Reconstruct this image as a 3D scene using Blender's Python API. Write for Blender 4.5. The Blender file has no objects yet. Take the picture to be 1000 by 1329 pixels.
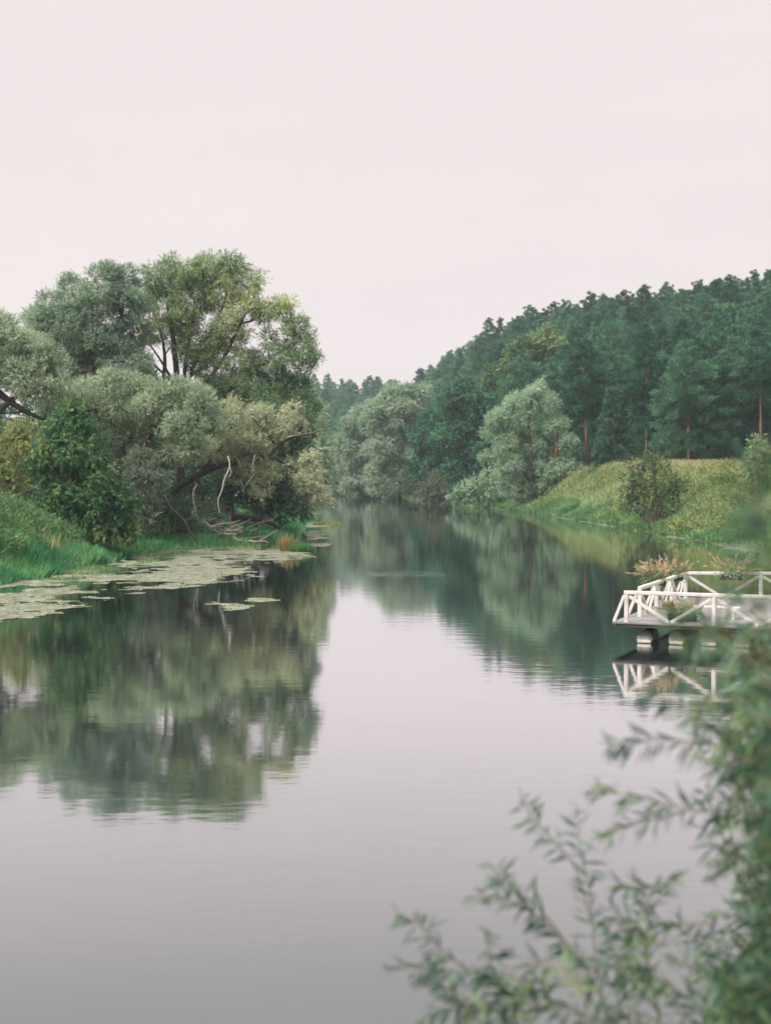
import bpy, math, random
import numpy as np
from mathutils import Vector, Matrix

random.seed(7)
RNG = np.random.default_rng(11)
scene = bpy.context.scene
COL = scene.collection
R = math.radians

# ------------------------------------------------------------------ camera
CAM_Z = 5.6
F = 1899.0
PITCH = math.atan(49.5 / F)
cam_d = bpy.data.cameras.new('camera')
cam = bpy.data.objects.new('camera', cam_d)
COL.objects.link(cam)
cam.location = (0, 0, CAM_Z)
cam.rotation_euler = (R(90) - PITCH, 0, 0)
cam_d.sensor_fit = 'VERTICAL'
cam_d.sensor_height = 56.0
cam_d.lens = 56.0 * F / 1329.0
cam_d.clip_start = 0.1
cam_d.clip_end = 5000
cam_d.dof.use_dof = True
cam_d.dof.focus_distance = 70.0
cam_d.dof.aperture_fstop = 2.9
scene.camera = cam


def W(px, py, Y):
    """point at depth Y seen at a pixel of the photograph"""
    x = (px - 500.0) / F
    y = -(py - 664.5) / F
    c, s = math.cos(PITCH), math.sin(PITCH)
    wy = c + y * s
    wz = -s + y * c
    k = Y / wy
    return np.array([x * k, Y, CAM_Z + wz * k])


# ------------------------------------------------------------------ small helpers
def tag(o, label=None, cat=None, group=None, kind=None):
    if label: o['label'] = label
    if cat: o['category'] = cat
    if group: o['group'] = group
    if kind: o['kind'] = kind
    return o


def link(name, me, parent=None):
    o = bpy.data.objects.new(name, me)
    COL.objects.link(o)
    if parent is not None:
        o.parent = parent
    return o


def empty(name, loc, rz=0.0):
    o = bpy.data.objects.new(name, None)
    o.empty_display_size = 0.5
    COL.objects.link(o)
    o.location = loc
    o.rotation_euler = (0, 0, rz)
    return o


def copy_tree(o, parent=None):
    c = o.copy()
    COL.objects.link(c)
    c.parent = parent
    for ch in list(o.children):
        copy_tree(ch, c)
    return c


def mesh_arrays(name, V, faces_n, idx, mats, smooth=False):
    """V (n,3); faces_n verts per face; idx flat vertex indices"""
    me = bpy.data.meshes.new(name)
    nv = len(V)
    nf = len(idx) // faces_n
    me.vertices.add(nv)
    me.vertices.foreach_set('co', np.ascontiguousarray(V, dtype=np.float32).ravel())
    me.loops.add(nf * faces_n)
    me.loops.foreach_set('vertex_index', np.ascontiguousarray(idx, dtype=np.int32).ravel())
    me.polygons.add(nf)
    me.polygons.foreach_set('loop_start', np.arange(0, nf * faces_n, faces_n, dtype=np.int32))
    me.polygons.foreach_set('loop_total', np.full(nf, faces_n, dtype=np.int32))
    if smooth:
        me.polygons.foreach_set('use_smooth', np.ones(nf, dtype=bool))
    me.update(calc_edges=True)
    for m in (mats if isinstance(mats, (list, tuple)) else [mats]):
        me.materials.append(m)
    return me


def unit(a):
    n = np.linalg.norm(a, axis=-1, keepdims=True)
    return a / np.maximum(n, 1e-9)


def rand_unit(n, rng=None):
    rng = rng or RNG
    return unit(rng.normal(size=(n, 3)))


def leaf_mesh(name, P, D, N, L, Wd, mat, fold=0.0):
    """diamond leaves: base P, direction D, face normal about N"""
    D = unit(D)
    S = unit(np.cross(D, N))
    Nn = np.cross(S, D)
    L = np.asarray(L).reshape(-1, 1) * np.ones((len(P), 1))
    Wd = np.asarray(Wd).reshape(-1, 1) * np.ones((len(P), 1))
    V = np.empty((len(P), 4, 3))
    V[:, 0] = P
    V[:, 1] = P + D * L * 0.45 + S * Wd * 0.5 + Nn * L * fold
    V[:, 2] = P + D * L
    V[:, 3] = P + D * L * 0.45 - S * Wd * 0.5 + Nn * L * fold
    return mesh_arrays(name, V.reshape(-1, 3), 4, np.arange(len(P) * 4), mat)


class Tubes:
    """tapered tubes along polylines gathered into one mesh"""

    def __init__(self, sides=7):
        self.V, self.I, self.n, self.s = [], [], 0, sides

    def add(self, pts, r0, r1=None, wob=0.0, smooth=3, rng=None):
        rng = rng or RNG
        pts = np.asarray(pts, float)
        if smooth > 1 and len(pts) > 2:               # Catmull-Rom
            p = np.vstack([2 * pts[0] - pts[1], pts, 2 * pts[-1] - pts[-2]])
            out = []
            for i in range(1, len(p) - 2):
                for t in np.linspace(0, 1, smooth, endpoint=False):
                    a, b, c, d = p[i - 1], p[i], p[i + 1], p[i + 2]
                    out.append(0.5 * ((2 * b) + (c - a) * t + (2 * a - 5 * b + 4 * c - d) * t * t + (3 * b - a - 3 * c + d) * t ** 3))
            out.append(pts[-1])
            pts = np.array(out)
        n = len(pts)
        rad = np.linspace(r0, r0 * 0.3 if r1 is None else r1, n)
        if wob:
            pts = pts + rng.normal(size=pts.shape) * wob * rad[:, None]
        T = unit(np.gradient(pts, axis=0))
        ref = np.array([0.31, 0.17, 0.93]) if abs(T[0, 2]) < 0.8 else np.array([0.95, 0.2, 0.1])
        A = unit(np.cross(T, ref))
        B = np.cross(T, A)
        ang = np.linspace(0, 2 * np.pi, self.s, endpoint=False)
        ring = pts[:, None, :] + rad[:, None, None] * (np.cos(ang)[None, :, None] * A[:, None, :] + np.sin(ang)[None, :, None] * B[:, None, :])
        self.V.append(ring.reshape(-1, 3))
        i = np.arange(n - 1)[:, None] * self.s + np.arange(self.s)[None, :]
        j = np.arange(n - 1)[:, None] * self.s + (np.arange(self.s)[None, :] + 1) % self.s
        q = np.stack([i, j, j + self.s, i + self.s], -1).reshape(-1) + self.n
        self.I.append(q)
        self.n += n * self.s

    def mesh(self, name, mat, off=(0, 0, 0)):
        return mesh_arrays(name, np.vstack(self.V) - np.asarray(off), 4, np.concatenate(self.I), mat, smooth=True)


class Boxes:
    """bevel-free boards given by an axis; gathered into one mesh"""

    def __init__(self):
        self.V, self.I, self.n = [], [], 0

    def bar(self, a, b, w, h, up=(0, 0, 1)):
        """board from a to b, w across, h along up; edges chamfered"""
        a, b = np.asarray(a, float), np.asarray(b, float)
        t = unit(b - a)
        s = unit(np.cross(t, np.asarray(up, float)))
        u = np.cross(s, t)
        c = min(w, h) * 0.14
        prof = [(-w / 2 + c, -h / 2), (w / 2 - c, -h / 2), (w / 2, -h / 2 + c), (w / 2, h / 2 - c),
                (w / 2 - c, h / 2), (-w / 2 + c, h / 2), (-w / 2, h / 2 - c), (-w / 2, -h / 2 + c)]
        v = [p + s * x + u * y for p in (a, b) for (x, y) in prof]
        self.V += v
        f = []
        for k in range(8):
            l = (k + 1) % 8
            f.append((k, l, l + 8, k + 8))
        self.I += [tuple(x + self.n for x in q) for q in f]
        self.I += [tuple(self.n + k for k in range(7, -1, -1)), tuple(self.n + 8 + k for k in range(8))]
        self.n += 16

    def mesh(self, name, mat, off=(0, 0, 0)):
        me = bpy.data.meshes.new(name)
        me.from_pydata([tuple(np.asarray(v) - np.asarray(off)) for v in self.V], [], self.I)
        me.update()
        me.materials.append(mat)
        return me


# ------------------------------------------------------------------ materials
def new_mat(name):
    m = bpy.data.materials.new(name)
    m.use_nodes = True
    nt = m.node_tree
    nt.nodes.clear()
    out = nt.nodes.new('ShaderNodeOutputMaterial')
    return m, nt, out


def ramp(nt, fac, stops):
    r = nt.nodes.new('ShaderNodeValToRGB')
    el = r.color_ramp.elements
    while len(el) < len(stops):
        el.new(0.5)
    for e, (p, c) in zip(el, stops):
        e.position = p
        e.color = (*c, 1)
    nt.links.new(fac, r.inputs[0])
    return r.outputs[0]


def noise(nt, scale, detail=3, coord='Object', vec=None, rough=0.55):
    n = nt.nodes.new('ShaderNodeTexNoise')
    n.inputs['Scale'].default_value = scale
    n.inputs['Detail'].default_value = detail
    n.inputs['Roughness'].default_value = rough
    if vec is None:
        tc = nt.nodes.new('ShaderNodeTexCoord')
        vec = tc.outputs[coord]
    nt.links.new(vec, n.inputs['Vector'])
    return n.outputs['Fac']


def mathn(nt, op, a, b):
    n = nt.nodes.new('ShaderNodeMath')
    n.operation = op
    for i, v in enumerate((a, b)):
        if hasattr(v, 'links'):
            nt.links.new(v, n.inputs[i])
        else:
            n.inputs[i].default_value = v
    return n.outputs[0]


def mixc(nt, fac, a, b, mode='MIX'):
    n = nt.nodes.new('ShaderNodeMix')
    n.data_type = 'RGBA'
    n.blend_type = mode
    for sock, v in ((n.inputs[0], fac), (n.inputs[6], a), (n.inputs[7], b)):
        if hasattr(v, 'links'):
            nt.links.new(v, sock)
        elif isinstance(v, (int, float)):
            sock.default_value = v
        else:
            sock.default_value = (*v, 1)
    return n.outputs[2]


def leaf_mat(name, c_dark, c_mid, c_light, clump=0.35, trans=0.3, objvar=0.25, sheen=0.0):
    """leaf: colour varies leaf by leaf, patch by patch and tree by tree"""
    m, nt, out = new_mat(name)
    geo = nt.nodes.new('ShaderNodeNewGeometry')
    oi = nt.nodes.new('ShaderNodeObjectInfo')
    nz = noise(nt, clump, 2)
    f = mathn(nt, 'ADD', mathn(nt, 'MULTIPLY', geo.outputs['Random Per Island'], 0.36), mathn(nt, 'MULTIPLY', nz, 1.6))
    f = mathn(nt, 'SUBTRACT', f, 0.5)
    f = mathn(nt, 'ADD', f, mathn(nt, 'MULTIPLY', mathn(nt, 'SUBTRACT', oi.outputs['Random'], 0.5), objvar))
    c = ramp(nt, f, [(0.1, c_dark), (0.5, c_mid), (0.9, c_light)])
    d = nt.nodes.new('ShaderNodeBsdfDiffuse')
    t = nt.nodes.new('ShaderNodeBsdfTranslucent')
    nt.links.new(c, d.inputs[0])
    nt.links.new(c, t.inputs[0])
    mx = nt.nodes.new('ShaderNodeMixShader')
    mx.inputs[0].default_value = trans
    nt.links.new(d.outputs[0], mx.inputs[1])
    nt.links.new(t.outputs[0], mx.inputs[2])
    last = mx.outputs[0]
    if sheen:
        g = nt.nodes.new('ShaderNodeBsdfGlossy')
        g.inputs['Roughness'].default_value = 0.45
        m2 = nt.nodes.new('ShaderNodeMixShader')
        m2.inputs[0].default_value = sheen
        nt.links.new(last, m2.inputs[1])
        nt.links.new(g.outputs[0], m2.inputs[2])
        last = m2.outputs[0]
    nt.links.new(last, out.inputs[0])
    return m


def rough_mat(name, stops, scale=2.0, rough=0.8, bump=0.3, stretch=(1, 1, 1), spec=0.2):
    m, nt, out = new_mat(name)
    tc = nt.nodes.new('ShaderNodeTexCoord')
    mp = nt.nodes.new('ShaderNodeMapping')
    mp.inputs['Scale'].default_value = stretch
    nt.links.new(tc.outputs['Object'], mp.inputs[0])
    nz = noise(nt, scale, 6, vec=mp.outputs[0], rough=0.65)
    c = ramp(nt, nz, stops)
    p = nt.nodes.new('ShaderNodeBsdfPrincipled')
    p.inputs['Roughness'].default_value = rough
    p.inputs['Specular IOR Level'].default_value = spec
    nt.links.new(c, p.inputs['Base Color'])
    if bump:
        b = nt.nodes.new('ShaderNodeBump')
        b.inputs['Strength'].default_value = bump
        b.inputs['Distance'].default_value = 0.05
        nt.links.new(nz, b.inputs['Height'])
        nt.links.new(b.outputs[0], p.inputs['Normal'])
    nt.links.new(p.outputs[0], out.inputs[0])
    return m


M = {}
M['willow_silver'] = leaf_mat('willow_silver', (.19, .26, .165), (.35, .425, .275), (.50, .565, .375), 0.35, .28)
M['willow_cream'] = leaf_mat('willow_cream', (.22, .265, .155), (.40, .435, .27), (.56, .565, .365), 0.35, .28)
M['willow_yellow'] = leaf_mat('willow_yellow', (.05, .115, .068), (.17, .265, .135), (.48, .52, .23), 0.13, .3)
M['willow_grey'] = leaf_mat('willow_grey', (.15, .225, .16), (.265, .355, .24), (.39, .485, .325), 0.25, .28)
M['willow_sage'] = leaf_mat('willow_sage', (.155, .245, .16), (.29, .405, .265), (.43, .545, .365), 0.2, .28)
M['grass_bank'] = leaf_mat('grass_bank', (.055, .14, .06), (.11, .22, .09), (.23, .33, .145), 0.25, .25)
M['hop_green'] = leaf_mat('hop_green', (.03, .085, .04), (.065, .15, .065), (.22, .31, .11), 0.5, .35)
M['bush_yellow'] = leaf_mat('bush_yellow', (.12, .165, .06), (.25, .29, .11), (.40, .41, .18), 0.5, .3)
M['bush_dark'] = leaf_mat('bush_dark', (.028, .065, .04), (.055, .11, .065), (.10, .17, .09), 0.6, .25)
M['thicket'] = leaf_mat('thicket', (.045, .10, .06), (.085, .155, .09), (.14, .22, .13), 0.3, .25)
M['weeds'] = leaf_mat('weeds', (.055, .13, .055), (.12, .21, .085), (.26, .33, .14), 0.3, .25)
M['bush_grey'] = leaf_mat('bush_grey', (.08, .11, .08), (.14, .175, .12), (.22, .25, .16), 0.5, .25)
M['bush_brown'] = leaf_mat('bush_brown', (.075, .095, .06), (.13, .15, .095), (.20, .215, .14), 0.6, .25)
M['bush_olive'] = leaf_mat('bush_olive', (.035, .07, .036), (.075, .125, .06), (.15, .20, .09), 0.5, .25)
M['sapling'] = leaf_mat('sapling', (.16, .24, .11), (.26, .34, .16), (.36, .42, .22), 0.6, .3)
M['pine'] = leaf_mat('pine', (.023, .080, .046), (.057, .157, .090), (.118, .24, .135), 0.3, .12, 0.8)
M['pine_pale'] = leaf_mat('pine_pale', (.06, .12, .075), (.11, .185, .115), (.17, .25, .15), 0.22, .12, 0.5)
M['spruce'] = leaf_mat('spruce', (.035, .095, .065), (.07, .15, .105), (.11, .20, .125), 0.3, .12)
M['broadleaf'] = leaf_mat('broadleaf', (.03, .10, .06), (.062, .17, .095), (.13, .26, .125), 0.25, .25, 0.6)
M['broadleaf_yellow'] = leaf_mat('broadleaf_yellow', (.065, .13, .06), (.135, .215, .09), (.25, .33, .14), 0.22, .28, 0.4)
M['grass_lush'] = leaf_mat('grass_lush', (.03, .135, .06), (.07, .225, .095), (.18, .34, .13), 0.22, .25)
M['grass_meadow'] = leaf_mat('grass_meadow', (.13, .205, .085), (.26, .33, .145), (.44, .46, .24), 0.13, .25)
M['grass_dry'] = leaf_mat('grass_dry', (.24, .215, .11), (.35, .31, .17), (.47, .42, .26), 0.5, .25)
M['reed_orange'] = leaf_mat('reed_orange', (.22, .15, .07), (.38, .26, .12), (.50, .38, .2), 0.8, .25)
M['plume'] = leaf_mat('plume', (.36, .28, .17), (.50, .40, .26), (.63, .54, .40), 2.0, .25)
M['near_leaf'] = leaf_mat('near_leaf', (.028, .070, .050), (.065, .14, .082), (.21, .285, .10), 3.0, .3, 0, 0.03)
M['bark_dark'] = rough_mat('bark_dark', [(.3, (.018, .015, .012)), (.6, (.05, .042, .035)), (.8, (.09, .078, .065))], 6, .9, .6, (1, 1, .3))
M['bark_brown'] = rough_mat('bark_brown', [(.3, (.05, .035, .027)), (.6, (.12, .09, .07)), (.8, (.18, .14, .11))], 6, .9, .6, (1, 1, .3))
M['dead_wood'] = rough_mat('dead_wood', [(.3, (.10, .088, .072)), (.55, (.21, .185, .155)), (.8, (.34, .31, .27))], 5, .85, .4)
M['bleached_wood'] = rough_mat('bleached_wood', [(.3, (.45, .40, .36)), (.6, (.68, .63, .57))], 5, .8, .3)
M['twig'] = rough_mat('twig', [(.3, (.09, .085, .045)), (.7, (.21, .185, .10))], 30, .7, .2)


def pine_bark():
    m, nt, out = new_mat('pine_bark')
    tc = nt.nodes.new('ShaderNodeTexCoord')
    sp = nt.nodes.new('ShaderNodeSeparateXYZ')
    nt.links.new(tc.outputs['Object'], sp.inputs[0])
    nz = noise(nt, 3.0, 5)
    z = mathn(nt, 'ADD', mathn(nt, 'MULTIPLY', sp.outputs[2], 0.1), mathn(nt, 'MULTIPLY', nz, 0.25))
    c = ramp(nt, z, [(0.25, (.075, .055, .045)), (0.5, (.17, .09, .052)), (0.9, (.30, .155, .085))])
    d = nt.nodes.new('ShaderNodeBsdfDiffuse')
    nt.links.new(c, d.inputs[0])
    nt.links.new(d.outputs[0], out.inputs[0])
    return m


M['pine_bark'] = pine_bark()


def ground_mat():
    m, nt, out = new_mat('bank_soil_and_grass')
    a = noise(nt, 0.12, 5)
    b = noise(nt, 1.6, 6)
    c1 = ramp(nt, a, [(.35, (.045, .075, .03)), (.55, (.085, .115, .045)), (.7, (.12, .13, .06))])
    c2 = ramp(nt, b, [(.35, (.5, .5, .5)), (.65, (1.1, 1.1, 1.1))])
    c = mixc(nt, 1.0, c1, c2, 'MULTIPLY')
    p = nt.nodes.new('ShaderNodeBsdfPrincipled')
    p.inputs['Roughness'].default_value = 0.95
    p.inputs['Specular IOR Level'].default_value = 0.1
    nt.links.new(c, p.inputs['Base Color'])
    bp = nt.nodes.new('ShaderNodeBump')
    bp.inputs['Strength'].default_value = 0.7
    bp.inputs['Distance'].default_value = 0.3
    nt.links.new(b, bp.inputs['Height'])
    nt.links.new(bp.outputs[0], p.inputs['Normal'])
    nt.links.new(p.outputs[0], out.inputs[0])
    return m


def water_mat():
    m, nt, out = new_mat('river_water')
    tc = nt.nodes.new('ShaderNodeTexCoord')
    mp = nt.nodes.new('ShaderNodeMapping')
    mp.inputs['Scale'].default_value = (0.55, 1.0, 1.0)
    nt.links.new(tc.outputs['Object'], mp.inputs[0])
    n1 = noise(nt, 1.3, 3, vec=mp.outputs[0], rough=0.5)
    n2 = noise(nt, 3.4, 2, vec=mp.outputs[0], rough=0.5)
    patch = noise(nt, 0.035, 2, vec=mp.outputs[0])
    amp = ramp(nt, patch, [(.40, (.35, .35, .35)), (.66, (1, 1, 1))])
    # breeze-ruffled streak in mid-river
    sp = nt.nodes.new('ShaderNodeSeparateXYZ')
    nt.links.new(tc.outputs['Object'], sp.inputs[0])
    dx = mathn(nt, 'DIVIDE', mathn(nt, 'SUBTRACT', sp.outputs[0], 1.1), 1.9)
    dy = mathn(nt, 'DIVIDE', mathn(nt, 'SUBTRACT', sp.outputs[1], 82.0), 2.2)
    rr = mathn(nt, 'ADD', mathn(nt, 'MULTIPLY', dx, dx), mathn(nt, 'MULTIPLY', dy, dy))
    rr = mathn(nt, 'ADD', rr, mathn(nt, 'MULTIPLY', mathn(nt, 'SUBTRACT', noise(nt, 1.5, 5, vec=mp.outputs[0]), 0.5), 9.0))
    streak = ramp(nt, rr, [(.0, (.8, .8, .8)), (1.0, (0, 0, 0))])
    h = mathn(nt, 'ADD', mathn(nt, 'MULTIPLY', n1, 0.0043), mathn(nt, 'MULTIPLY', n2, 0.0018))
    h = mathn(nt, 'MULTIPLY', h, amp)
    n3 = noise(nt, 2.2, 2, vec=mp.outputs[0])
    h = mathn(nt, 'ADD', h, mathn(nt, 'MULTIPLY', mathn(nt, 'MULTIPLY', n3, streak), 0.005))
    b = nt.nodes.new('ShaderNodeBump')
    b.inputs['Strength'].default_value = 1.0
    b.inputs['Distance'].default_value = 1.0
    nt.links.new(h, b.inputs['Height'])
    lw = nt.nodes.new('ShaderNodeLayerWeight')
    lw.inputs['Blend'].default_value = 0.5
    nt.links.new(b.outputs[0], lw.inputs['Normal'])
    refl = ramp(nt, lw.outputs['Facing'], [(0.0, (.03,) * 3), (.45, (.16,) * 3), (.648, (.295,) * 3), (.75, (.57,) * 3), (.852, (.86,) * 3), (.93, (.96,) * 3), (1.0, (.98,) * 3)])
    d = nt.nodes.new('ShaderNodeBsdfDiffuse')
    d.inputs[0].default_value = (.028, .041, .038, 1)
    g = nt.nodes.new('ShaderNodeBsdfGlossy')
    g.inputs['Roughness'].default_value = 0.045
    g.inputs['Color'].default_value = (.965, .953, .983, 1)
    nt.links.new(b.outputs[0], g.inputs['Normal'])
    mx = nt.nodes.new('ShaderNodeMixShader')
    nt.links.new(refl, mx.inputs[0])
    nt.links.new(d.outputs[0], mx.inputs[1])
    nt.links.new(g.outputs[0], mx.inputs[2])
    nt.links.new(mx.outputs[0], out.inputs[0])
    return m


def paint_mat():
    m, nt, out = new_mat('weathered_white_paint')
    a = noise(nt, 3.0, 6)
    b = noise(nt, 14.0, 4)
    c = ramp(nt, a, [(.3, (.44, .40, .36)), (.5, (.59, .545, .505)), (.7, (.65, .605, .565))])
    c = mixc(nt, ramp(nt, b, [(.62, (0, 0, 0)), (.72, (.5, .5, .5))]), c, (.42, .36, .30))
    p = nt.nodes.new('ShaderNodeBsdfPrincipled')
    p.inputs['Roughness'].default_value = 0.6
    nt.links.new(c, p.inputs['Base Color'])
    nt.links.new(p.outputs[0], out.inputs[0])
    return m


def deck_mat(angle):
    m, nt, out = new_mat('grey_deck_planks')
    tc = nt.nodes.new('ShaderNodeTexCoord')
    mp = nt.nodes.new('ShaderNodeMapping')
    mp.inputs['Rotation'].default_value = (0, 0, angle)
    nt.links.new(tc.outputs['Object'], mp.inputs[0])
    br = nt.nodes.new('ShaderNodeTexBrick')
    br.inputs['Scale'].default_value = 1.0
    br.inputs['Brick Width'].default_value = 3.0
    br.inputs['Row Height'].default_value = 0.14
    br.inputs['Mortar Size'].default_value = 0.008
    br.inputs['Color1'].default_value = (.22, .205, .20, 1)
    br.inputs['Color2'].default_value = (.16, .15, .147, 1)
    br.inputs['Mortar'].default_value = (.05, .045, .04, 1)
    nt.links.new(mp.outputs[0], br.inputs[0])
    c = mixc(nt, 0.5, br.outputs[0], ramp(nt, noise(nt, 5, 5), [(.3, (.13, .12, .115)), (.7, (.25, .235, .225))]))
    p = nt.nodes.new('ShaderNodeBsdfPrincipled')
    p.inputs['Roughness'].default_value = 0.75
    nt.links.new(c, p.inputs['Base Color'])
    nt.links.new(p.outputs[0], out.inputs[0])
    return m


M['ground'] = ground_mat()
M['water'] = water_mat()
M['paint'] = paint_mat()
M['deck'] = deck_mat(R(20))
M['fascia'] = rough_mat('wet_timber', [(.3, (.05, .04, .032)), (.7, (.12, .10, .08))], 4, .8, .3)
M['barrel'] = rough_mat('grey_float', [(.3, (.10, .10, .09)), (.6, (.24, .235, .21))], 4, .7, .2)
M['barrel_band'] = rough_mat('pale_float_band', [(.3, (.45, .42, .33)), (.6, (.62, .58, .48))], 8, .8, .3)  # pale tone of the strip low on the floats
M['pot'] = rough_mat('dark_plastic', [(.3, (.03, .03, .028)), (.7, (.06, .058, .05))], 5, .5, 0)
M['duckweed'] = rough_mat('duckweed', [(.32, (.07, .10, .045)), (.45, (.155, .165, .10)), (.56, (.20, .20, .15)), (.68, (.27, .26, .205))], 1.6, .85, .1, (1, .45, 1), .15)

# ------------------------------------------------------------------ terrain
XL = np.array([[-60, -60], [0, -40], [40, -24], [60, -21.5], [73, -19.5], [88, -18.2], [100, -17.4], [106, -15.8], [109.5, -12.4], [114, -9.8], [120, -8.8], [135, -8.6],
               [163, -9], [187, -8.5], [304, -13], [400, -22], [480, -45], [520, -80], [600, -160], [900, -400]], float)
XR = np.array([[-60, -45], [0, -15], [4, -10], [8, -4], [12, 2], [16, 6], [25, 11], [40, 17], [50, 21.5], [57, 24], [80, 26.5],
               [103, 27.2], [133, 26], [156, 24.6], [193, 22.4], [226, 19], [266, 14], [304, 9.6], [425, 0], [470, -30], [520, -65],
               [600, -140], [900, -380]], float)
HR = np.array([[-60, 4], [30, 4], [60, 3], [85, 4.0], [105, 4.9], [130, 5.3], [160, 5.7], [205, 6.1], [260, 3.6], [350, 3.0], [900, 3]], float)
HL = np.array([[-60, 4], [60, 4.4], [80, 4.2], [92, 3.3], [104, 1.9], [112, 1.1], [200, 1.2], [900, 2]], float)
HP = np.array([-400, 0, 200, 400, 450, 510, 560, 620, 660, 740, 800, 900, 1000, 1400], float)
HDF = np.array([600, 600, 580, 540, 520, 470, 400, 330, 290, 250, 232, 222, 216, 205], float)
HDR = np.array([760, 760, 740, 720, 700, 620, 540, 440, 410, 375, 360, 345, 330, 300], float)
HYT = np.array([496, 490, 486, 484, 485, 488, 468, 430, 405, 387, 377, 364, 347, 322], float)
HG = CAM_Z + (615 - HYT) / F * HDR - 18.0


def sstep(t):
    t = np.clip(t, 0, 1)
    return t * t * (3 - 2 * t)


def vnoise(x, y, s, seed=0):
    """smooth value noise"""
    x = np.asarray(x) / s
    y = np.asarray(y) / s
    xi, yi = np.floor(x).astype(np.int64), np.floor(y).astype(np.int64)
    fx, fy = sstep(x - xi), sstep(y - yi)

    def h(a, b):
        n = (a * 374761393 + b * 668265263 + seed * 974634777) & 0x7fffffff
        n = ((n ^ (n >> 13)) * 1274126177) & 0x7fffffff
        return ((n ^ (n >> 16)) & 0xffff) / 65535.0
    return (h(xi, yi) * (1 - fx) + h(xi + 1, yi) * fx) * (1 - fy) + (h(xi, yi + 1) * (1 - fx) + h(xi + 1, yi + 1) * fx) * fy


def dist_banks(X, Y):
    return np.interp(Y, XL[:, 0], XL[:, 1]) - X, X - np.interp(Y, XR[:, 0], XR[:, 1])


def ground(X, Y):
    X = np.asarray(X, float)
    Y = np.asarray(Y, float)
    wob = (vnoise(X, Y, 4.0, 3) - .5) * 1.2
    dl, dr = dist_banks(X, Y)
    dl, dr = dl + wob, dr + wob
    hl = np.interp(Y, HL[:, 0], HL[:, 1])
    hr = np.interp(Y, HR[:, 0], HR[:, 1])
    zl = np.where(dl > 0, 0.25 * np.minimum(dl, 1) + hl * sstep(dl / 9.0) ** 0.9, np.maximum(dl * 0.3, -2.5))
    wr = np.interp(Y, [0, 30, 60, 110], [13, 13, 10, 11])
    zr = np.where(dr > 0, 0.3 * np.minimum(dr, 1) + hr * sstep(dr / wr), np.maximum(dr * 0.3, -2.5))
    u = 500 + F * X / np.maximum(Y, 30)
    df, dR, g = np.interp(u, HP, HDF), np.interp(u, HP, HDR), np.interp(u, HP, HG)
    k = sstep((Y - df) / (dR - df) * 0.5 + 0.0) * 2
    k = np.clip(np.where(Y < dR, (Y - df) / (dR - df), 1.0), 0, 1)
    hill = np.where(Y > 150, k * np.maximum(g - 6, 0), 0)
    z = np.maximum(zl, zr)
    und = (vnoise(X, Y, 7.0, 5) - .5) * 0.5 * np.clip(np.maximum(dl, dr) / 3, 0, 1)
    return z + hill * (z > 0) + und


def gz(x, y):
    return float(ground(np.array([x]), np.array([y]))[0])


def make_terrain():
    ys = np.concatenate([np.arange(-40, 20, 2.0), np.arange(20, 60, 2.5), np.arange(60, 250, 1.5), np.arange(250, 420, 4), np.arange(420, 840, 9)])
    a = np.concatenate([np.arange(-330, -60, 12), np.arange(-60, -30, 2.5), np.arange(-30, 50, 0.8), np.arange(50, 110, 3), np.arange(110, 260, 10)])
    X, Y = np.meshgrid(a, ys)
    Z = ground(X, Y)
    V = np.stack([X, Y, Z], -1).reshape(-1, 3)
    nx, ny = len(a), len(ys)
    i = np.arange(ny - 1)[:, None] * nx + np.arange(nx - 1)[None, :]
    q = np.stack([i, i + 1, i + nx + 1, i + nx], -1).reshape(-1)
    o = link('ground', mesh_arrays('ground', V, 4, q, M['ground'], smooth=True))
    tag(o, kind='structure')
    V = np.array([[-325, -38, 0], [255, -38, 0], [255, 835, 0], [-325, 835, 0]], float)
    o = link('river_water', mesh_arrays('river_water', V, 4, np.arange(4), M['water']))
    tag(o, kind='structure')


make_terrain()


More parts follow.
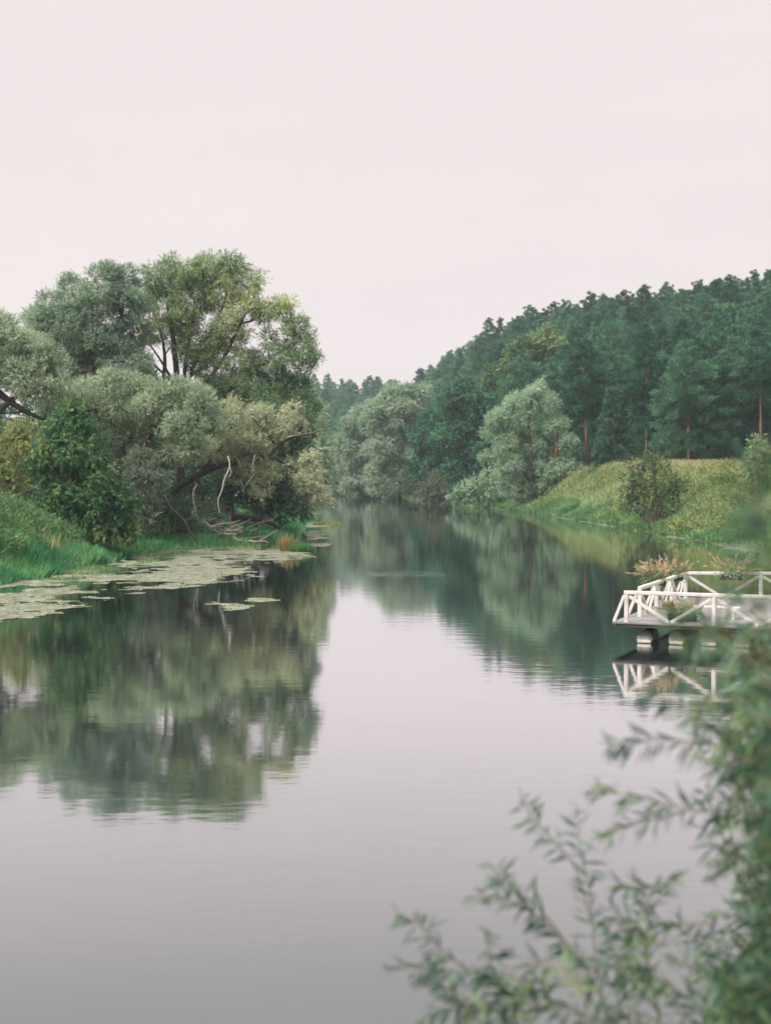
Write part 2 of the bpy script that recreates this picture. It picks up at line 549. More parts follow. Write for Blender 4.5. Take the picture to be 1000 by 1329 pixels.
# ------------------------------------------------------------------ foliage
def crown_arrays(lobes, dens=34, L=.5, Wd=.15, droop=-.15, spray=6, puff=11, rng=None, fuzz=1.0, shell=.55):
    """lobes: rows of cx,cy,cz,r,(density factor).  Returns P, D, N, L, W of leaves set along short twigs on sub-clumps."""
    rng = rng or RNG
    Ps, Ds, Ns = [], [], []
    for lb in lobes:
        c = np.array(lb[:3], float)
        r = lb[3]
        df = lb[4] if len(lb) > 4 else 1.0
        k = max(4, int(puff))
        u = unit(rand_unit(k, rng) + np.array([0, 0, .15]))
        pr = r * rng.uniform(.28, .50, k)
        pc = c + u * (r * rng.uniform(.5, .84, k))[:, None] * np.array([1, 1, .92])
        for j in range(k):
            n = max(2, int(dens * df * 4 * np.pi * pr[j] ** 2 / spray))
            v = unit(rand_unit(n, rng) + u[j] * .55)
            rad = pr[j] * (shell + (1 - shell) * rng.random(n) ** .6)
            b = pc[j] + v * rad[:, None]
            d = unit(v * .75 + u[j] * .35 + np.array([0, 0, droop]) + rng.normal(size=(n, 3)) * .35 * fuzz)
            ln = (L * rng.uniform(1.2, 2.4, n))
            t = (np.arange(spray) + .5) / spray
            pos = b[:, None, :] + d[:, None, :] * (ln[:, None, None] * t[None, :, None])
            pos[..., 2] += (droop * .5) * (ln[:, None] * t[None, :] ** 2)
            side = rng.normal(size=(n, spray, 3))
            D = unit(d[:, None, :] * 1.0 + side * .55 + np.array([0, 0, droop * .5]))
            N = v[:, None, :] * .9 + u[j] * .25 + np.array([0, 0, .4]) + rng.normal(size=(n, spray, 3)) * .32
            Ps.append(pos.reshape(-1, 3))
            Ds.append(D.reshape(-1, 3))
            Ns.append(N.reshape(-1, 3))
    P, D, N = np.vstack(Ps), np.vstack(Ds), np.vstack(Ns)
    n = len(P)
    return P, D, N, L * rng.uniform(.7, 1.25, n), Wd * rng.uniform(.7, 1.25, n)


LEAVES = [0]


def lobes_px(spec, Y, depth=1.0, back=True, rng=None):
    """spec rows: px, py, radius px, optional depth offset in metres"""
    rng = rng or RNG
    out = []
    for s in spec:
        r = s[2] / F * Y
        dy = s[3] if len(s) > 3 else rng.uniform(-.6, .6) * r * 1.4 * depth
        p = W(s[0], s[1], Y + dy)
        out.append((p[0], p[1], p[2], r, 1.0))
        if back:
            q = W(s[0], s[1], Y + dy + r * 1.7 * depth)
            out.append((q[0], q[1], q[2] - r * .1, r * .9, .5))
    return out


def build_tree(name, label, cat, Y, base, spec, limbs, leafmat, bark='bark_dark', group=None, r0=.45, L=.5, Wd=.15, dens=34,
               droop=-.15, depth=1.0, back=True, puff=11, spray=6, seed=1, autolimb=True, fuzz=1.0, trunk_wob=.0, shell=.55):
    rng = np.random.default_rng(seed)
    b = W(base[0], base[1], Y)
    b[2] = gz(b[0], Y) - .15
    root = empty(name, tuple(b))
    tag(root, label, cat, group)
    lobes = lobes_px(spec, Y, depth, back, rng)
    tb = Tubes(7)
    ends = []
    for lm in limbs:
        pts = [b] if lm[0] == 'base' else []
        for q in lm[2]:
            pts.append(W(q[0], q[1], Y + (q[2] if len(q) > 2 else 0)))
        tb.add(pts, lm[1], lm[1] * .35, wob=.05, rng=rng)
        ends += pts[1:]
    if not limbs:
        top = np.mean([l[:3] for l in lobes], axis=0)
        tb.add([b, b * .6 + top * .4 + rng.normal(size=3) * .2, top], r0, r0 * .35, rng=rng)
        ends = [b * .5 + top * .5, top]
    if autolimb:
        E = np.array(ends)
        for l in lobes:
            if l[4] < 1 and rng.random() < .5:
                continue
            c = np.array(l[:3])
            dd = np.linalg.norm(E - c, axis=1) + np.maximum(E[:, 2] - c[2], 0) * 1.5
            s = E[dd.argmin()]
            if np.linalg.norm(c - s) < .5:
                continue
            mid = s * .5 + c * .5 + np.array([0, 0, -.06]) * np.linalg.norm(c - s) + rng.normal(size=3) * .15
            tb.add([s, mid, c], min(r0 * .28, .03 + .02 * np.linalg.norm(c - s)), .02, rng=rng)
            for q in range(3):
                e = c + rand_unit(1, rng)[0] * l[3] * .8
                tb.add([c * .8 + mid * .2, c * .5 + e * .5 + rng.normal(size=3) * .1, e], .045, .012, rng=rng)
    link('trunk', tb.mesh('trunk', M[bark], b), root)
    P, D, N, l_, w_ = crown_arrays(lobes, dens, L, Wd, droop, spray, puff, rng, fuzz, shell)
    LEAVES[0] += len(P)
    link('crown', leaf_mesh('crown', P - b, D, N, l_, w_, M[leafmat]), root)
    return root


# ---- left bank trees
build_tree('tall_willow', 'tallest willow on the left bank, yellow green top with dark limbs and sky gaps', 'tree', 128, (236, 690),
           [(207, 362, 22), (236, 348, 22), (268, 350, 22), (300, 350, 18), (222, 392, 22), (252, 385, 24), (282, 378, 20),
            (212, 425, 15), (262, 436, 25), (282, 455, 18), (238, 420, 16), (320, 372, 14), (316, 400, 17), (343, 402, 15), (362, 402, 13),
            (384, 425, 15), (394, 452, 14), (372, 440, 13), (350, 440, 10), (396, 482, 11), (368, 472, 14), (308, 358, 9), (300, 335, 7),
            (335, 360, 7), (330, 500, 26), (300, 512, 26), (358, 500, 24), (384, 508, 19), (348, 525, 24), (312, 470, 18), (275, 505, 20),
            (396, 524, 16), (194, 392, 9), (192, 432, 9), (194, 492, 14), (216, 515, 16), (255, 520, 18), (330, 470, 12), (345, 478, 12), (240, 458, 11), (262, 478, 12), (226, 440, 9), (300, 440, 12), (318, 432, 9), (410, 462, 6), (404, 440, 6), (376, 392, 8), (290, 420, 14)],
           [('base', .42, [(234, 600), (232, 520), (228, 470), (222, 420), (214, 372)]),
            ('', .24, [(233, 530), (240, 480), (250, 420), (266, 360)]),
            ('', .22, [(234, 540), (262, 505), (292, 462), (312, 420), (330, 385)]),
            ('', .24, [(236, 548), (285, 515), (330, 480), (365, 455), (390, 440)]),
            ('', .15, [(230, 505), (210, 470), (190, 440)]), ('', .14, [(228, 500), (205, 478), (188, 462)]),
            ('', .2, [(240, 535), (246, 490), (262, 455), (288, 400), (300, 360)]),
            ('', .22, [(285, 520), (320, 512), (360, 505), (390, 505)]), ('', .22, [(212, 500), (214, 460), (206, 420)])],
           'willow_yellow', r0=.55, L=.34, Wd=.07, dens=74, droop=-.3, seed=3, puff=10, shell=.45)
build_tree('silver_willow', 'big rounded grey green willow left of the tallest willow', 'tree', 122, (125, 690),
           [(48, 412, 14), (66, 398, 18), (96, 384, 22), (130, 368, 22), (160, 364, 18), (84, 420, 26), (120, 408, 28), (160, 398, 24),
            (174, 432, 20), (130, 445, 28), (95, 455, 26), (54, 432, 20), (156, 465, 24), (178, 470, 15), (115, 482, 24), (76, 490, 22),
            (150, 502, 22), (185, 500, 14), (110, 520, 24), (180, 395, 12), (145, 355, 10)],
           [('base', .6, [(124, 600), (122, 520), (116, 460), (104, 410)]), ('', .4, [(122, 530), (140, 470), (158, 410)]),
            ('', .35, [(122, 540), (90, 480), (62, 430)])],
           'willow_grey', r0=.55, L=.30, Wd=.072, dens=88, droop=-.05, seed=4)
build_tree('silver_willow', 'grey green willow cut by the left edge with a bare dark limb showing', 'tree', 106, (-15, 680),
           [(0, 425, 19), (16, 455, 20), (44, 448, 17), (60, 482, 22), (30, 490, 22), (5, 480, 22), (76, 498, 15), (55, 508, 14),
            (-25, 445, 26), (-32, 492, 28), (-28, 535, 24), (20, 440, 12), (66, 462, 12)],
           [('base', .5, [(-10, 600), (-8, 500), (-2, 450)]), ('', .3, [(-12, 500), (12, 520), (34, 534), (58, 545)]), ('', .25, [(-8, 540), (25, 510), (52, 470)])],
           'willow_silver', r0=.45, L=.28, Wd=.068, dens=94, droop=-.05, seed=5)
build_tree('leaning_willow', 'pale silver willow with low billowing crown behind the dark green shrub', 'tree', 112, (186, 668),
           [(62, 528, 13), (84, 515, 14), (105, 512, 17), (138, 500, 17), (166, 497, 15), (122, 536, 21), (160, 530, 22), (200, 532, 21),
            (240, 512, 20), (222, 503, 13), (262, 524, 17), (206, 560, 22), (244, 553, 23), (172, 568, 21), (276, 552, 17), (214, 588, 18),
            (250, 585, 18), (184, 600, 16), (140, 575, 20), (228, 530, 18), (190, 505, 12)],
           [('base', .45, [(184, 640), (180, 600), (196, 560), (214, 530)]), ('', .3, [(182, 620), (160, 580), (138, 530)]), ('', .3, [(184, 630), (215, 598), (248, 560)])],
           'willow_silver', r0=.45, L=.27, Wd=.064, dens=104, droop=.05, seed=6)
E_LIMBS = [('base', .38, [(222, 642), (262, 614), (304, 600), (345, 592), (368, 572)]), ('', .26, [(262, 614), (285, 585), (300, 555)]),
           ('', .26, [(312, 598), (330, 575), (342, 555)]), ('', .13, [(352, 590), (366, 575), (384, 566), (402, 563), (418, 556)]),
           ('', .06, [(384, 566), (392, 556), (404, 545)]), ('', .05, [(390, 565), (400, 575), (410, 582), (424, 586)]),
           ('', .10, [(366, 575), (374, 600), (372, 625), (382, 642)]), ('', .05, [(376, 570), (386, 590), (398, 600)]),
           ('', .2, [(345, 592), (368, 600), (398, 622)])]
E = build_tree('leaning_willow', 'cream silver willow leaning out over the water with drooping dead ended branches', 'tree', 117, (196, 668),
               [(298, 548, 18), (330, 548, 18), (318, 572, 18), (350, 566, 17), (286, 578, 18), (344, 594, 12), (310, 594, 13), (372, 540, 10),
                (384, 552, 9), (364, 556, 11), (380, 528, 6), (330, 580, 16), (266, 588, 14), (402, 596, 8), (388, 612, 9), (404, 624, 11), (415, 640, 10),
                (396, 640, 10), (410, 612, 7), (372, 606, 8), (336, 618, 9), (392, 628, 9), (422, 650, 6), (300, 528, 10), (345, 540, 10), (326, 536, 9), (322, 606, 10), (340, 632, 10), (352, 612, 10), (308, 618, 8), (276, 600, 11)],
               E_LIMBS, 'willow_cream', r0=.5, L=.27, Wd=.064, dens=100, droop=-.05, seed=8, puff=9)
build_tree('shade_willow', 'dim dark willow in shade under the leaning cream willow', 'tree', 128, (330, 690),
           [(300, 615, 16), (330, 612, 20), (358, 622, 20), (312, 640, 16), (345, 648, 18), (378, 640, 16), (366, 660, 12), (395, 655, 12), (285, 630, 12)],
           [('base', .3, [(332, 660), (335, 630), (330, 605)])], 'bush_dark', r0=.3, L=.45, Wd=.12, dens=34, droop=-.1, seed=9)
build_tree('distant_left_willow', 'hazy grey willow farther down the left bank behind the dead branches', 'tree', 168, (395, 668),
           [(392, 528, 18), (408, 540, 15), (402, 568, 20), (416, 580, 14), (396, 602, 20), (414, 614, 14), (384, 630, 18), (408, 640, 16),
            (398, 505, 10), (376, 560, 22), (424, 600, 7), (423, 632, 7), (425, 650, 6), (370, 600, 22)],
           [('base', .4, [(395, 640), (398, 590), (400, 540)])], 'willow_grey', r0=.4, L=.42, Wd=.11, dens=48, droop=-.1, seed=10)
build_tree('hop_covered_shrub', 'tall deep green bush with broad leaves on the grassy left bank', 'bush', 97, (104, 690),
           [(92, 536, 12), (82, 548, 14), (105, 548, 15), (72, 566, 15), (118, 570, 17), (92, 580, 22), (58, 590, 17), (126, 598, 16),
            (100, 615, 22), (66, 618, 16), (130, 630, 19), (142, 652, 18), (112, 655, 22), (158, 640, 13), (88, 645, 18), (150, 668, 16),
            (124, 676, 15), (44, 600, 10), (96, 524, 6), (165, 660, 12), (70, 640, 16), (60, 660, 14), (90, 672, 16), (110, 690, 15), (140, 688, 14), (160, 684, 12), (80, 690, 12), (172, 690, 10)],
           [('base', .14, [(100, 640), (96, 580), (94, 540)]), ('base', .1, [(118, 640), (126, 600)])],
           'hop_green', r0=.15, L=.26, Wd=.18, dens=30, droop=-.4, seed=12, puff=12)
build_tree('yellow_bush', 'yellow green fuzzy bush at the left edge above the grassy bank', 'bush', 101, (5, 660),
           [(8, 582, 19), (34, 568, 14), (-16, 588, 24), (30, 602, 15), (4, 612, 18), (50, 585, 9), (18, 562, 12), (20, 625, 14)], [], 'bush_yellow', r0=.1, L=.32, Wd=.09,
           dens=46, droop=.1, seed=13)
build_tree('grey_bush', 'rounded grey green bush right of the deep green bush', 'bush', 107, (180, 690),
           [(180, 618, 13), (198, 610, 11), (190, 632, 13), (174, 640, 10), (206, 625, 8), (184, 650, 12), (200, 648, 10), (178, 664, 11), (194, 670, 11)], [], 'bush_grey', r0=.1, L=.3, Wd=.085, dens=46, seed=14)
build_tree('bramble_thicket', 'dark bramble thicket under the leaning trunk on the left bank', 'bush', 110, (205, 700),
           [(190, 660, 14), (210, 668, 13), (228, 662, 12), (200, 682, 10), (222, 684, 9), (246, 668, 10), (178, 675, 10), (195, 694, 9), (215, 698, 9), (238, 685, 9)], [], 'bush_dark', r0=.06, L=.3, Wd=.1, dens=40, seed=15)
build_tree('dry_bush', 'wispy grey dry bush behind the driftwood', 'bush', 118, (268, 700),
           [(258, 668, 10), (272, 662, 10), (284, 672, 9), (264, 682, 8), (246, 660, 8), (275, 684, 8), (252, 684, 8)], [], 'bush_grey', r0=.05, L=.34, Wd=.06, dens=30, seed=16, droop=.2)

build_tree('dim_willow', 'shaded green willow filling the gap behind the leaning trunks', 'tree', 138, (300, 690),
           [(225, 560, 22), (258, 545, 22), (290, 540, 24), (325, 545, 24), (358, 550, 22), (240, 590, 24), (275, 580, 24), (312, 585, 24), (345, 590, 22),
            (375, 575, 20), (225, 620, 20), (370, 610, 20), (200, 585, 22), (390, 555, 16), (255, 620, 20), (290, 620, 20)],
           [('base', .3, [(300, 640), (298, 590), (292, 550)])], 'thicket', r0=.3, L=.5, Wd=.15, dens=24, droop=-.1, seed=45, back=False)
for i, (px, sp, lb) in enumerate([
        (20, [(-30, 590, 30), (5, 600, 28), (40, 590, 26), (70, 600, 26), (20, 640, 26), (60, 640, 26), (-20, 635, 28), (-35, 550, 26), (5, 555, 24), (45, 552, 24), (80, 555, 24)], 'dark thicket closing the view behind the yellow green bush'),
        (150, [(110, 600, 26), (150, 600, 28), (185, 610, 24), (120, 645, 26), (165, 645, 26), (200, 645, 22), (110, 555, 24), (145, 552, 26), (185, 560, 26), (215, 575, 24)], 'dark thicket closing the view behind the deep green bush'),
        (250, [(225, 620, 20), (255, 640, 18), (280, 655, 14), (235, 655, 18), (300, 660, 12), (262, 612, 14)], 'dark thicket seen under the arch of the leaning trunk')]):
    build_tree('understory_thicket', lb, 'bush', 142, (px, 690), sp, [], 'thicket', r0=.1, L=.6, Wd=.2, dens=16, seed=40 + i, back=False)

# ---- right bank trees and bushes
build_tree('round_willow', 'single pale silver willow at the water on the right bank', 'tree', 222, (692, 668),
           [(690, 514, 11.2), (668, 524, 11.2), (712, 520, 11.2), (648, 546, 12.9), (680, 546, 16.3), (718, 552, 15.5), (738, 580, 10.3), (652, 574, 12.9),
            (690, 580, 18.1), (728, 602, 15.5), (660, 606, 13.8), (698, 616, 17.2), (636, 560, 7.7), (744, 608, 7.7), (678, 638, 10.3), (718, 632, 11.2),
            (701, 502, 6.0), (632, 595, 6.9), (700, 642, 10.3), (735, 628, 8.6), (660, 632, 10.3)],
           [('base', .45, [(692, 640), (690, 600), (686, 550), (690, 515)]), ('', .3, [(692, 625), (715, 590), (725, 555)]), ('', .3, [(691, 630), (665, 590), (652, 550)])],
           'willow_sage', r0=.4, L=.42, Wd=.105, dens=52, droop=-.1, seed=21, puff=12, bark='bark_dark')
build_tree('low_willow', 'low pale bushes of willow spreading left of the single silver willow', 'bush', 240, (622, 655),
           [(604, 638, 8), (622, 630, 10), (642, 628, 11), (596, 646, 6), (616, 645, 8), (636, 646, 8), (652, 645, 8), (588, 644, 5), (632, 618, 7)], [], 'willow_sage', r0=.1,
           L=.6, Wd=.18, dens=20, seed=22)
RW = [('row_willow', 'nearest and largest of the grey willows lining the far right bank', 320, (520, 650),
       [(524, 512, 15), (540, 520, 11), (506, 522, 16), (528, 540, 18), (502, 548, 20), (520, 570, 18), (496, 578, 18), (484, 548, 13),
        (512, 600, 18), (492, 612, 16), (530, 600, 14), (548, 508, 9), (490, 530, 12), (508, 510, 10), (515, 625, 12), (500, 632, 10), (528, 630, 9), (488, 630, 10)], 'willow_grey', 23),
      ('row_willow', 'middle grey willow of the row lining the far right bank', 362, (466, 645),
       [(470, 538, 13), (456, 555, 14), (475, 562, 15), (450, 580, 15), (468, 590, 17), (448, 605, 13), (482, 605, 15), (462, 618, 13), (442, 572, 8), (488, 552, 13), (486, 580, 14), (482, 528, 9), (470, 632, 9), (452, 632, 9), (482, 628, 10)], 'willow_grey', 24),
      ('row_willow', 'smallest and farthest grey willow where the river disappears', 400, (438, 642),
       [(436, 590, 10), (430, 606, 10), (444, 612, 10), (436, 624, 9), (426, 622, 7), (448, 628, 8), (440, 634, 6), (430, 634, 5)], 'willow_grey', 25)]
build_tree('dark_broadleaf', 'broad dark green tree closing the gaps behind the grey willow row', 'tree', 420, (480, 645),
           [(450, 570, 16), (472, 552, 16), (496, 545, 18), (520, 540, 18), (545, 545, 16), (460, 600, 16), (484, 590, 18), (510, 585, 18), (535, 590, 18), (446, 622, 12),
            (470, 622, 14), (495, 620, 14), (520, 622, 14), (545, 620, 14), (430, 600, 14), (420, 620, 12)], [], 'broadleaf', r0=.4, L=.8, Wd=.4, dens=11, seed=47, back=False)
for nm, lb, Y, bs, sp, mt, sd in RW:
    build_tree(nm, lb, 'tree', Y, bs, sp, [], mt, r0=.45, L=.6, Wd=.17, dens=26, droop=-.25, seed=sd, group='grey willows along the far right bank')
build_tree('dark_broadleaf', 'dark green broadleaf tree between the grey willows and the silver willow', 'tree', 282, (600, 648),
           [(588, 522, 18), (606, 510, 16), (622, 530, 17), (596, 548, 20), (616, 560, 18), (580, 565, 17), (600, 585, 18), (622, 590, 15), (590, 608, 14),
            (640, 540, 14), (640, 570, 14), (604, 622, 13), (586, 628, 11), (625, 615, 12)], [], 'broadleaf', r0=.45, L=.6, Wd=.38, dens=14, droop=-.2, seed=26)
build_tree('dark_broadleaf', 'dark green broadleaf tree just right of the grey willow row', 'tree', 300, (560, 648),
           [(560, 548, 14), (548, 566, 14), (570, 570, 15), (556, 590, 16), (574, 598, 13), (546, 606, 13), (562, 612, 12), (548, 624, 10), (570, 622, 10)], [], 'broadleaf', r0=.4, L=.6, Wd=.38, dens=14,
           droop=-.2, seed=27)
build_tree('yellow_broadleaf', 'yellow green broadleaf tree in the dark woodland above the silver willow', 'tree', 300, (640, 640),
           [(640, 490, 11), (634, 508, 11), (648, 512, 10), (640, 528, 10), (652, 480, 7)], [], 'broadleaf_yellow', r0=.3, L=.6, Wd=.38, dens=14, seed=28)
for i, (px, sp, lb) in enumerate([
        (672, [(668, 462, 12), (680, 452, 11), (674, 478, 12), (688, 470, 9)], 'pale olive broadleaf crown directly above the round silver willow'),
        (705, [(700, 442, 11), (712, 432, 10), (708, 456, 12), (722, 448, 9)], 'pale olive broadleaf crown high above and right of the round silver willow'),
        (738, [(732, 470, 11), (742, 458, 10), (738, 484, 10)], 'pale olive broadleaf crown behind the pine with the bare orange trunk')]):
    build_tree('pale_broadleaf', lb, 'tree', 300, (px, 600), sp, [], 'broadleaf_yellow', r0=.3, L=.6, Wd=.34, dens=15, seed=50 + i)
for px, py, Y, sp, mt, lb, sd in [
        (566, 650, 268, [(560, 622, 8), (572, 628, 9), (552, 634, 7), (566, 640, 8), (578, 642, 6), (556, 646, 6), (570, 648, 7), (582, 648, 5), (545, 644, 6)], 'bush_brown', 'brownish round bush at the waterline on the far right bank', 31),
        (538, 648, 300, [(534, 626, 7), (543, 634, 7), (526, 634, 6)], 'bush_olive', 'small olive bush at the waterline left of the brownish bush', 32),
        (512, 645, 330, [(508, 628, 6), (516, 634, 6), (500, 634, 5)], 'bush_olive', 'small dark bush at the foot of the grey willow row', 33)]:
    build_tree('waterside_bush', lb, 'bush', Y, (px, py), sp, [], mt, r0=.08, L=.5, Wd=.17, dens=22, seed=sd, group='bushes at the waterline of the far right bank')
build_tree('waterside_shrub', 'lone olive shrub with several dark stems at the foot of the meadow', 'bush', 143, (848, 690),
           [(826, 606, 9), (840, 600, 9), (856, 604, 9), (818, 624, 10), (838, 622, 12), (858, 622, 12), (872, 628, 9), (828, 640, 11), (850, 642, 12), (868, 642, 8),
            (884, 632, 7), (818, 655, 7), (836, 656, 9), (862, 656, 8), (815, 640, 6), (848, 592, 5)],
           [('base', .16, [(842, 665), (832, 635), (828, 610)]), ('base', .18, [(850, 665), (850, 630), (846, 605)]), ('base', .14, [(856, 662), (866, 635), (880, 630)]),
            ('base', .12, [(836, 672), (820, 655), (814, 640)])],
           'bush_olive', r0=.15, L=.36, Wd=.11, dens=24, seed=34, puff=9, bark='bark_brown')
build_tree('pale_sapling', 'pale green young tree at the top of the meadow near the right edge', 'tree', 128, (985, 640),
           [(982, 572, 5), (978, 580, 6), (988, 584, 6), (980, 592, 8), (992, 594, 7), (974, 602, 7), (986, 606, 8), (984, 618, 8), (970, 612, 5)], [], 'sapling', r0=.07, L=.35, Wd=.13,
           dens=30, seed=35)


# ------------------------------------------------------------------ forest
def make_pine(H, lo, width, leafmat, seed, flat=.6, nbr=50, L=.55, Wd=.105, spire=False):
    """Scots pine: straight trunk, whorled boughs carrying flattened needle pads"""
    rng = np.random.default_rng(seed)
    root = empty('scots_pine', (0, 0, 0))
    tb = Tubes(6)
    br = Tubes(4)
    lean = rng.normal(size=2) * .25
    tb.add([(0, 0, -.6), (lean[0] * .4, lean[1] * .4, H * .4), (lean[0], lean[1], H * .75), (lean[0] * 1.2, lean[1] * 1.2, H * .985)], .27, .04, rng=rng)
    lob = []
    for i in range(nbr):
        t = (i + rng.random()) / nbr
        z = H * (lo + (1 - lo) * t ** .9)
        if spire:
            ln = width * (1 - t) ** .9 + .25
        else:
            ln = width * (0.62 + .5 * math.sin(min(t * 1.25, 1) * math.pi * .9)) * (1 - t ** 4 * .75) * rng.uniform(.65, 1.15)
        az = i * 2.4 + rng.uniform(-.5, .5)
        rise = (.35 * t - .18) if not spire else -.3 + .3 * t
        d = np.array([math.cos(az), math.sin(az), rise])
        k = z / H
        a = np.array([lean[0] * k, lean[1] * k, z])
        e = a + d * ln
        br.add([a, a * .5 + e * .5 + np.array([0, 0, -.05 * ln]), e], .035, .012, smooth=2, rng=rng)
        npad = 4 if ln > 1.6 else (3 if ln > .9 else 2)
        for q in range(npad):
            f = .45 + .55 * q / max(npad - 1, 1) + rng.uniform(-.08, .08)
            c = a + d * ln * f + rng.normal(size=3) * .26 * np.array([1, 1, .9])
            lob.append((*c, max(.34, ln * .27) * rng.uniform(.6, 1.3) * (1.12 - .4 * t)))
    lob.append((lean[0] * 1.2, lean[1] * 1.2, H * .97, .55))
    Ps, Ds, Ns = [], [], []
    for (x, y, z, r) in lob:
        n = int(120 * r ** 1.3 + 40)
        v = rand_unit(n, rng)
        v[:, 2] = v[:, 2] * flat + .05
        p = np.array([x, y, z]) + v * r * (rng.random((n, 1)) ** .45)
        out = np.array([x, y, 0.0]) / (math.hypot(x, y) + .3)
        d = v * .7 + out * .5 + np.array([0, 0, .35]) + rng.normal(size=(n, 3)) * .35
        Ps.append(p)
        Ds.append(d)
        Ns.append(v * .4 + np.array([0, 0, .6]) + rng.normal(size=(n, 3)) * .5)
    P, D, N = np.vstack(Ps), np.vstack(Ds), np.vstack(Ns)
    n = len(P)
    LEAVES[0] += n
    link('trunk', tb.mesh('pine_trunk', M['pine_bark']), root)
    link('boughs', br.mesh('pine_boughs', M['bark_dark']), root)
    link('crown', leaf_mesh('pine_crown', P, D, N, L * rng.uniform(.7, 1.3, n), Wd * rng.uniform(.7, 1.3, n), M[leafmat]), root)
    return root


def make_broadleaf(H, width, leafmat, seed, name='broadleaf_tree', L=.6, Wd=.36, dens=13, droop=-.15):
    rng = np.random.default_rng(seed)
    root = empty(name, (0, 0, 0))
    lobes = []
    for i in range(24):
        t = (i + .5) / 24
        z = H * (.3 + .66 * t)
        w = width * math.sin(min(max((.95 - t * .88), .05), 1) ** .75 * math.pi * .62 + .25)
        az = i * 2.4
        rr = w * rng.uniform(.35, .75)
        lobes.append((math.cos(az) * rr, math.sin(az) * rr, z, width * rng.uniform(.32, .46)))
    lobes.append((0, 0, H * .95, width * .3))
    tb = Tubes(6)
    tb.add([(0, 0, -.6), (.1, 0, H * .4), (0, .1, H * .85)], .26, .08, rng=rng)
    for l in lobes:
        tb.add([(0, 0, l[2] * .72), (l[0] * .5, l[1] * .5, l[2] * .85), l[:3]], .07, .02, smooth=2, rng=rng)
    P, D, N, l_, w_ = crown_arrays(lobes, dens, L, Wd, droop, 5, 8, rng)
    LEAVES[0] += len(P)
    link('trunk', tb.mesh('tree_trunk', M['bark_dark']), root)
    link('crown', leaf_mesh('tree_crown', P, D, N, l_, w_, M[leafmat]), root)
    return root


PINES = [make_pine(21, .30, 3.3, 'pine', 101), make_pine(20, .42, 3.5, 'pine', 102), make_pine(22, .18, 3.2, 'pine', 103, nbr=56),
         make_pine(19, .36, 3.1, 'pine_pale', 104), make_pine(21, .5, 3.6, 'pine', 105, nbr=38)]
LOWPINES = [make_pine(20, .07, 3.7, 'pine', 106, nbr=62), make_pine(18, .09, 3.5, 'pine', 107, nbr=58)]
BROADS = [make_broadleaf(17, 4.4, 'broadleaf', 201), make_broadleaf(15, 4.0, 'broadleaf', 202), make_broadleaf(15, 3.6, 'broadleaf_yellow', 203)]
PROTO_USED = {}


def place(proto, x, y, s, label, cat, group, name=None, rz=None, zs=1.0):
    if id(proto) not in PROTO_USED:
        PROTO_USED[id(proto)] = True
        o = proto
    else:
        o = copy_tree(proto)
    o.location = (x, y, gz(x, y) - .2)
    o.rotation_euler = (0, 0, random.uniform(0, 6.28) if rz is None else rz)
    o.scale = (s, s, s * zs)
    for k in ('label', 'category', 'group'):
        if k in o: del o[k]
    tag(o, label, cat, group)
    if name: o.name = name
    return o


# distinct trees at the meadow's edge
def px_xy(px, Y):
    return (px - 500) / F * Y, Y


TAKEN = []
for px, Y, proto, s, lb in [
        (761, 226, PINES[1], 1.02, 'Scots pine with a long bare orange trunk right of the silver willow'),
        (905, 212, LOWPINES[0], .95, 'full branched Scots pine at the meadow edge behind the lone shrub'),
        (868, 216, LOWPINES[1], .95, 'full branched Scots pine left of its twin at the meadow edge'),
        (962, 211, LOWPINES[0], .9, 'dense low branched Scots pine at the meadow edge near the right side'),
        (925, 222, PINES[4], 1.05, 'Scots pine with dark bare forked trunk behind the meadow edge')]:
    x, y = px_xy(px, Y)
    place(proto, x, y, s, lb, 'tree', 'Scots pines along the meadow edge')
    TAKEN.append((x, y))
for px, Y, pr, s_ in [(722, 243, PINES[1], .95), (893, 206, PINES[1], .9), (951, 208, PINES[1], .92),
                      (986, 205, PINES[4], .86), (838, 219, PINES[4], .92), (1012, 208, PINES[1], .9)]:
    x, y = px_xy(px, Y)
    place(pr, x, y, s_, 'Scots pine showing a bare orange lower trunk among the front pines', 'tree', 'orange trunked front pines')
    TAKEN.append((x, y))
for px, Y, s_ in [(878, 209, .82), (936, 207, .78), (972, 209, .84), (850, 222, .9), (914, 206, .62)]:
    x, y = px_xy(px, Y)
    place(LOWPINES[int(px) % 2], x, y, s_, 'Scots pine bushy to the ground among the front pines', 'tree', 'bushy front pines')
    TAKEN.append((x, y))
SPR = make_pine(11.5, .02, 2.9, 'spruce', 108, nbr=60, spire=True, L=.5, Wd=.13, flat=.35)
SPR.name = 'young_spruce'
x, y = px_xy(798, 208)
place(SPR, x, y, 1.0, 'small pointed young spruce standing before the tall pines', 'tree', None)
TAKEN.append((x, y))

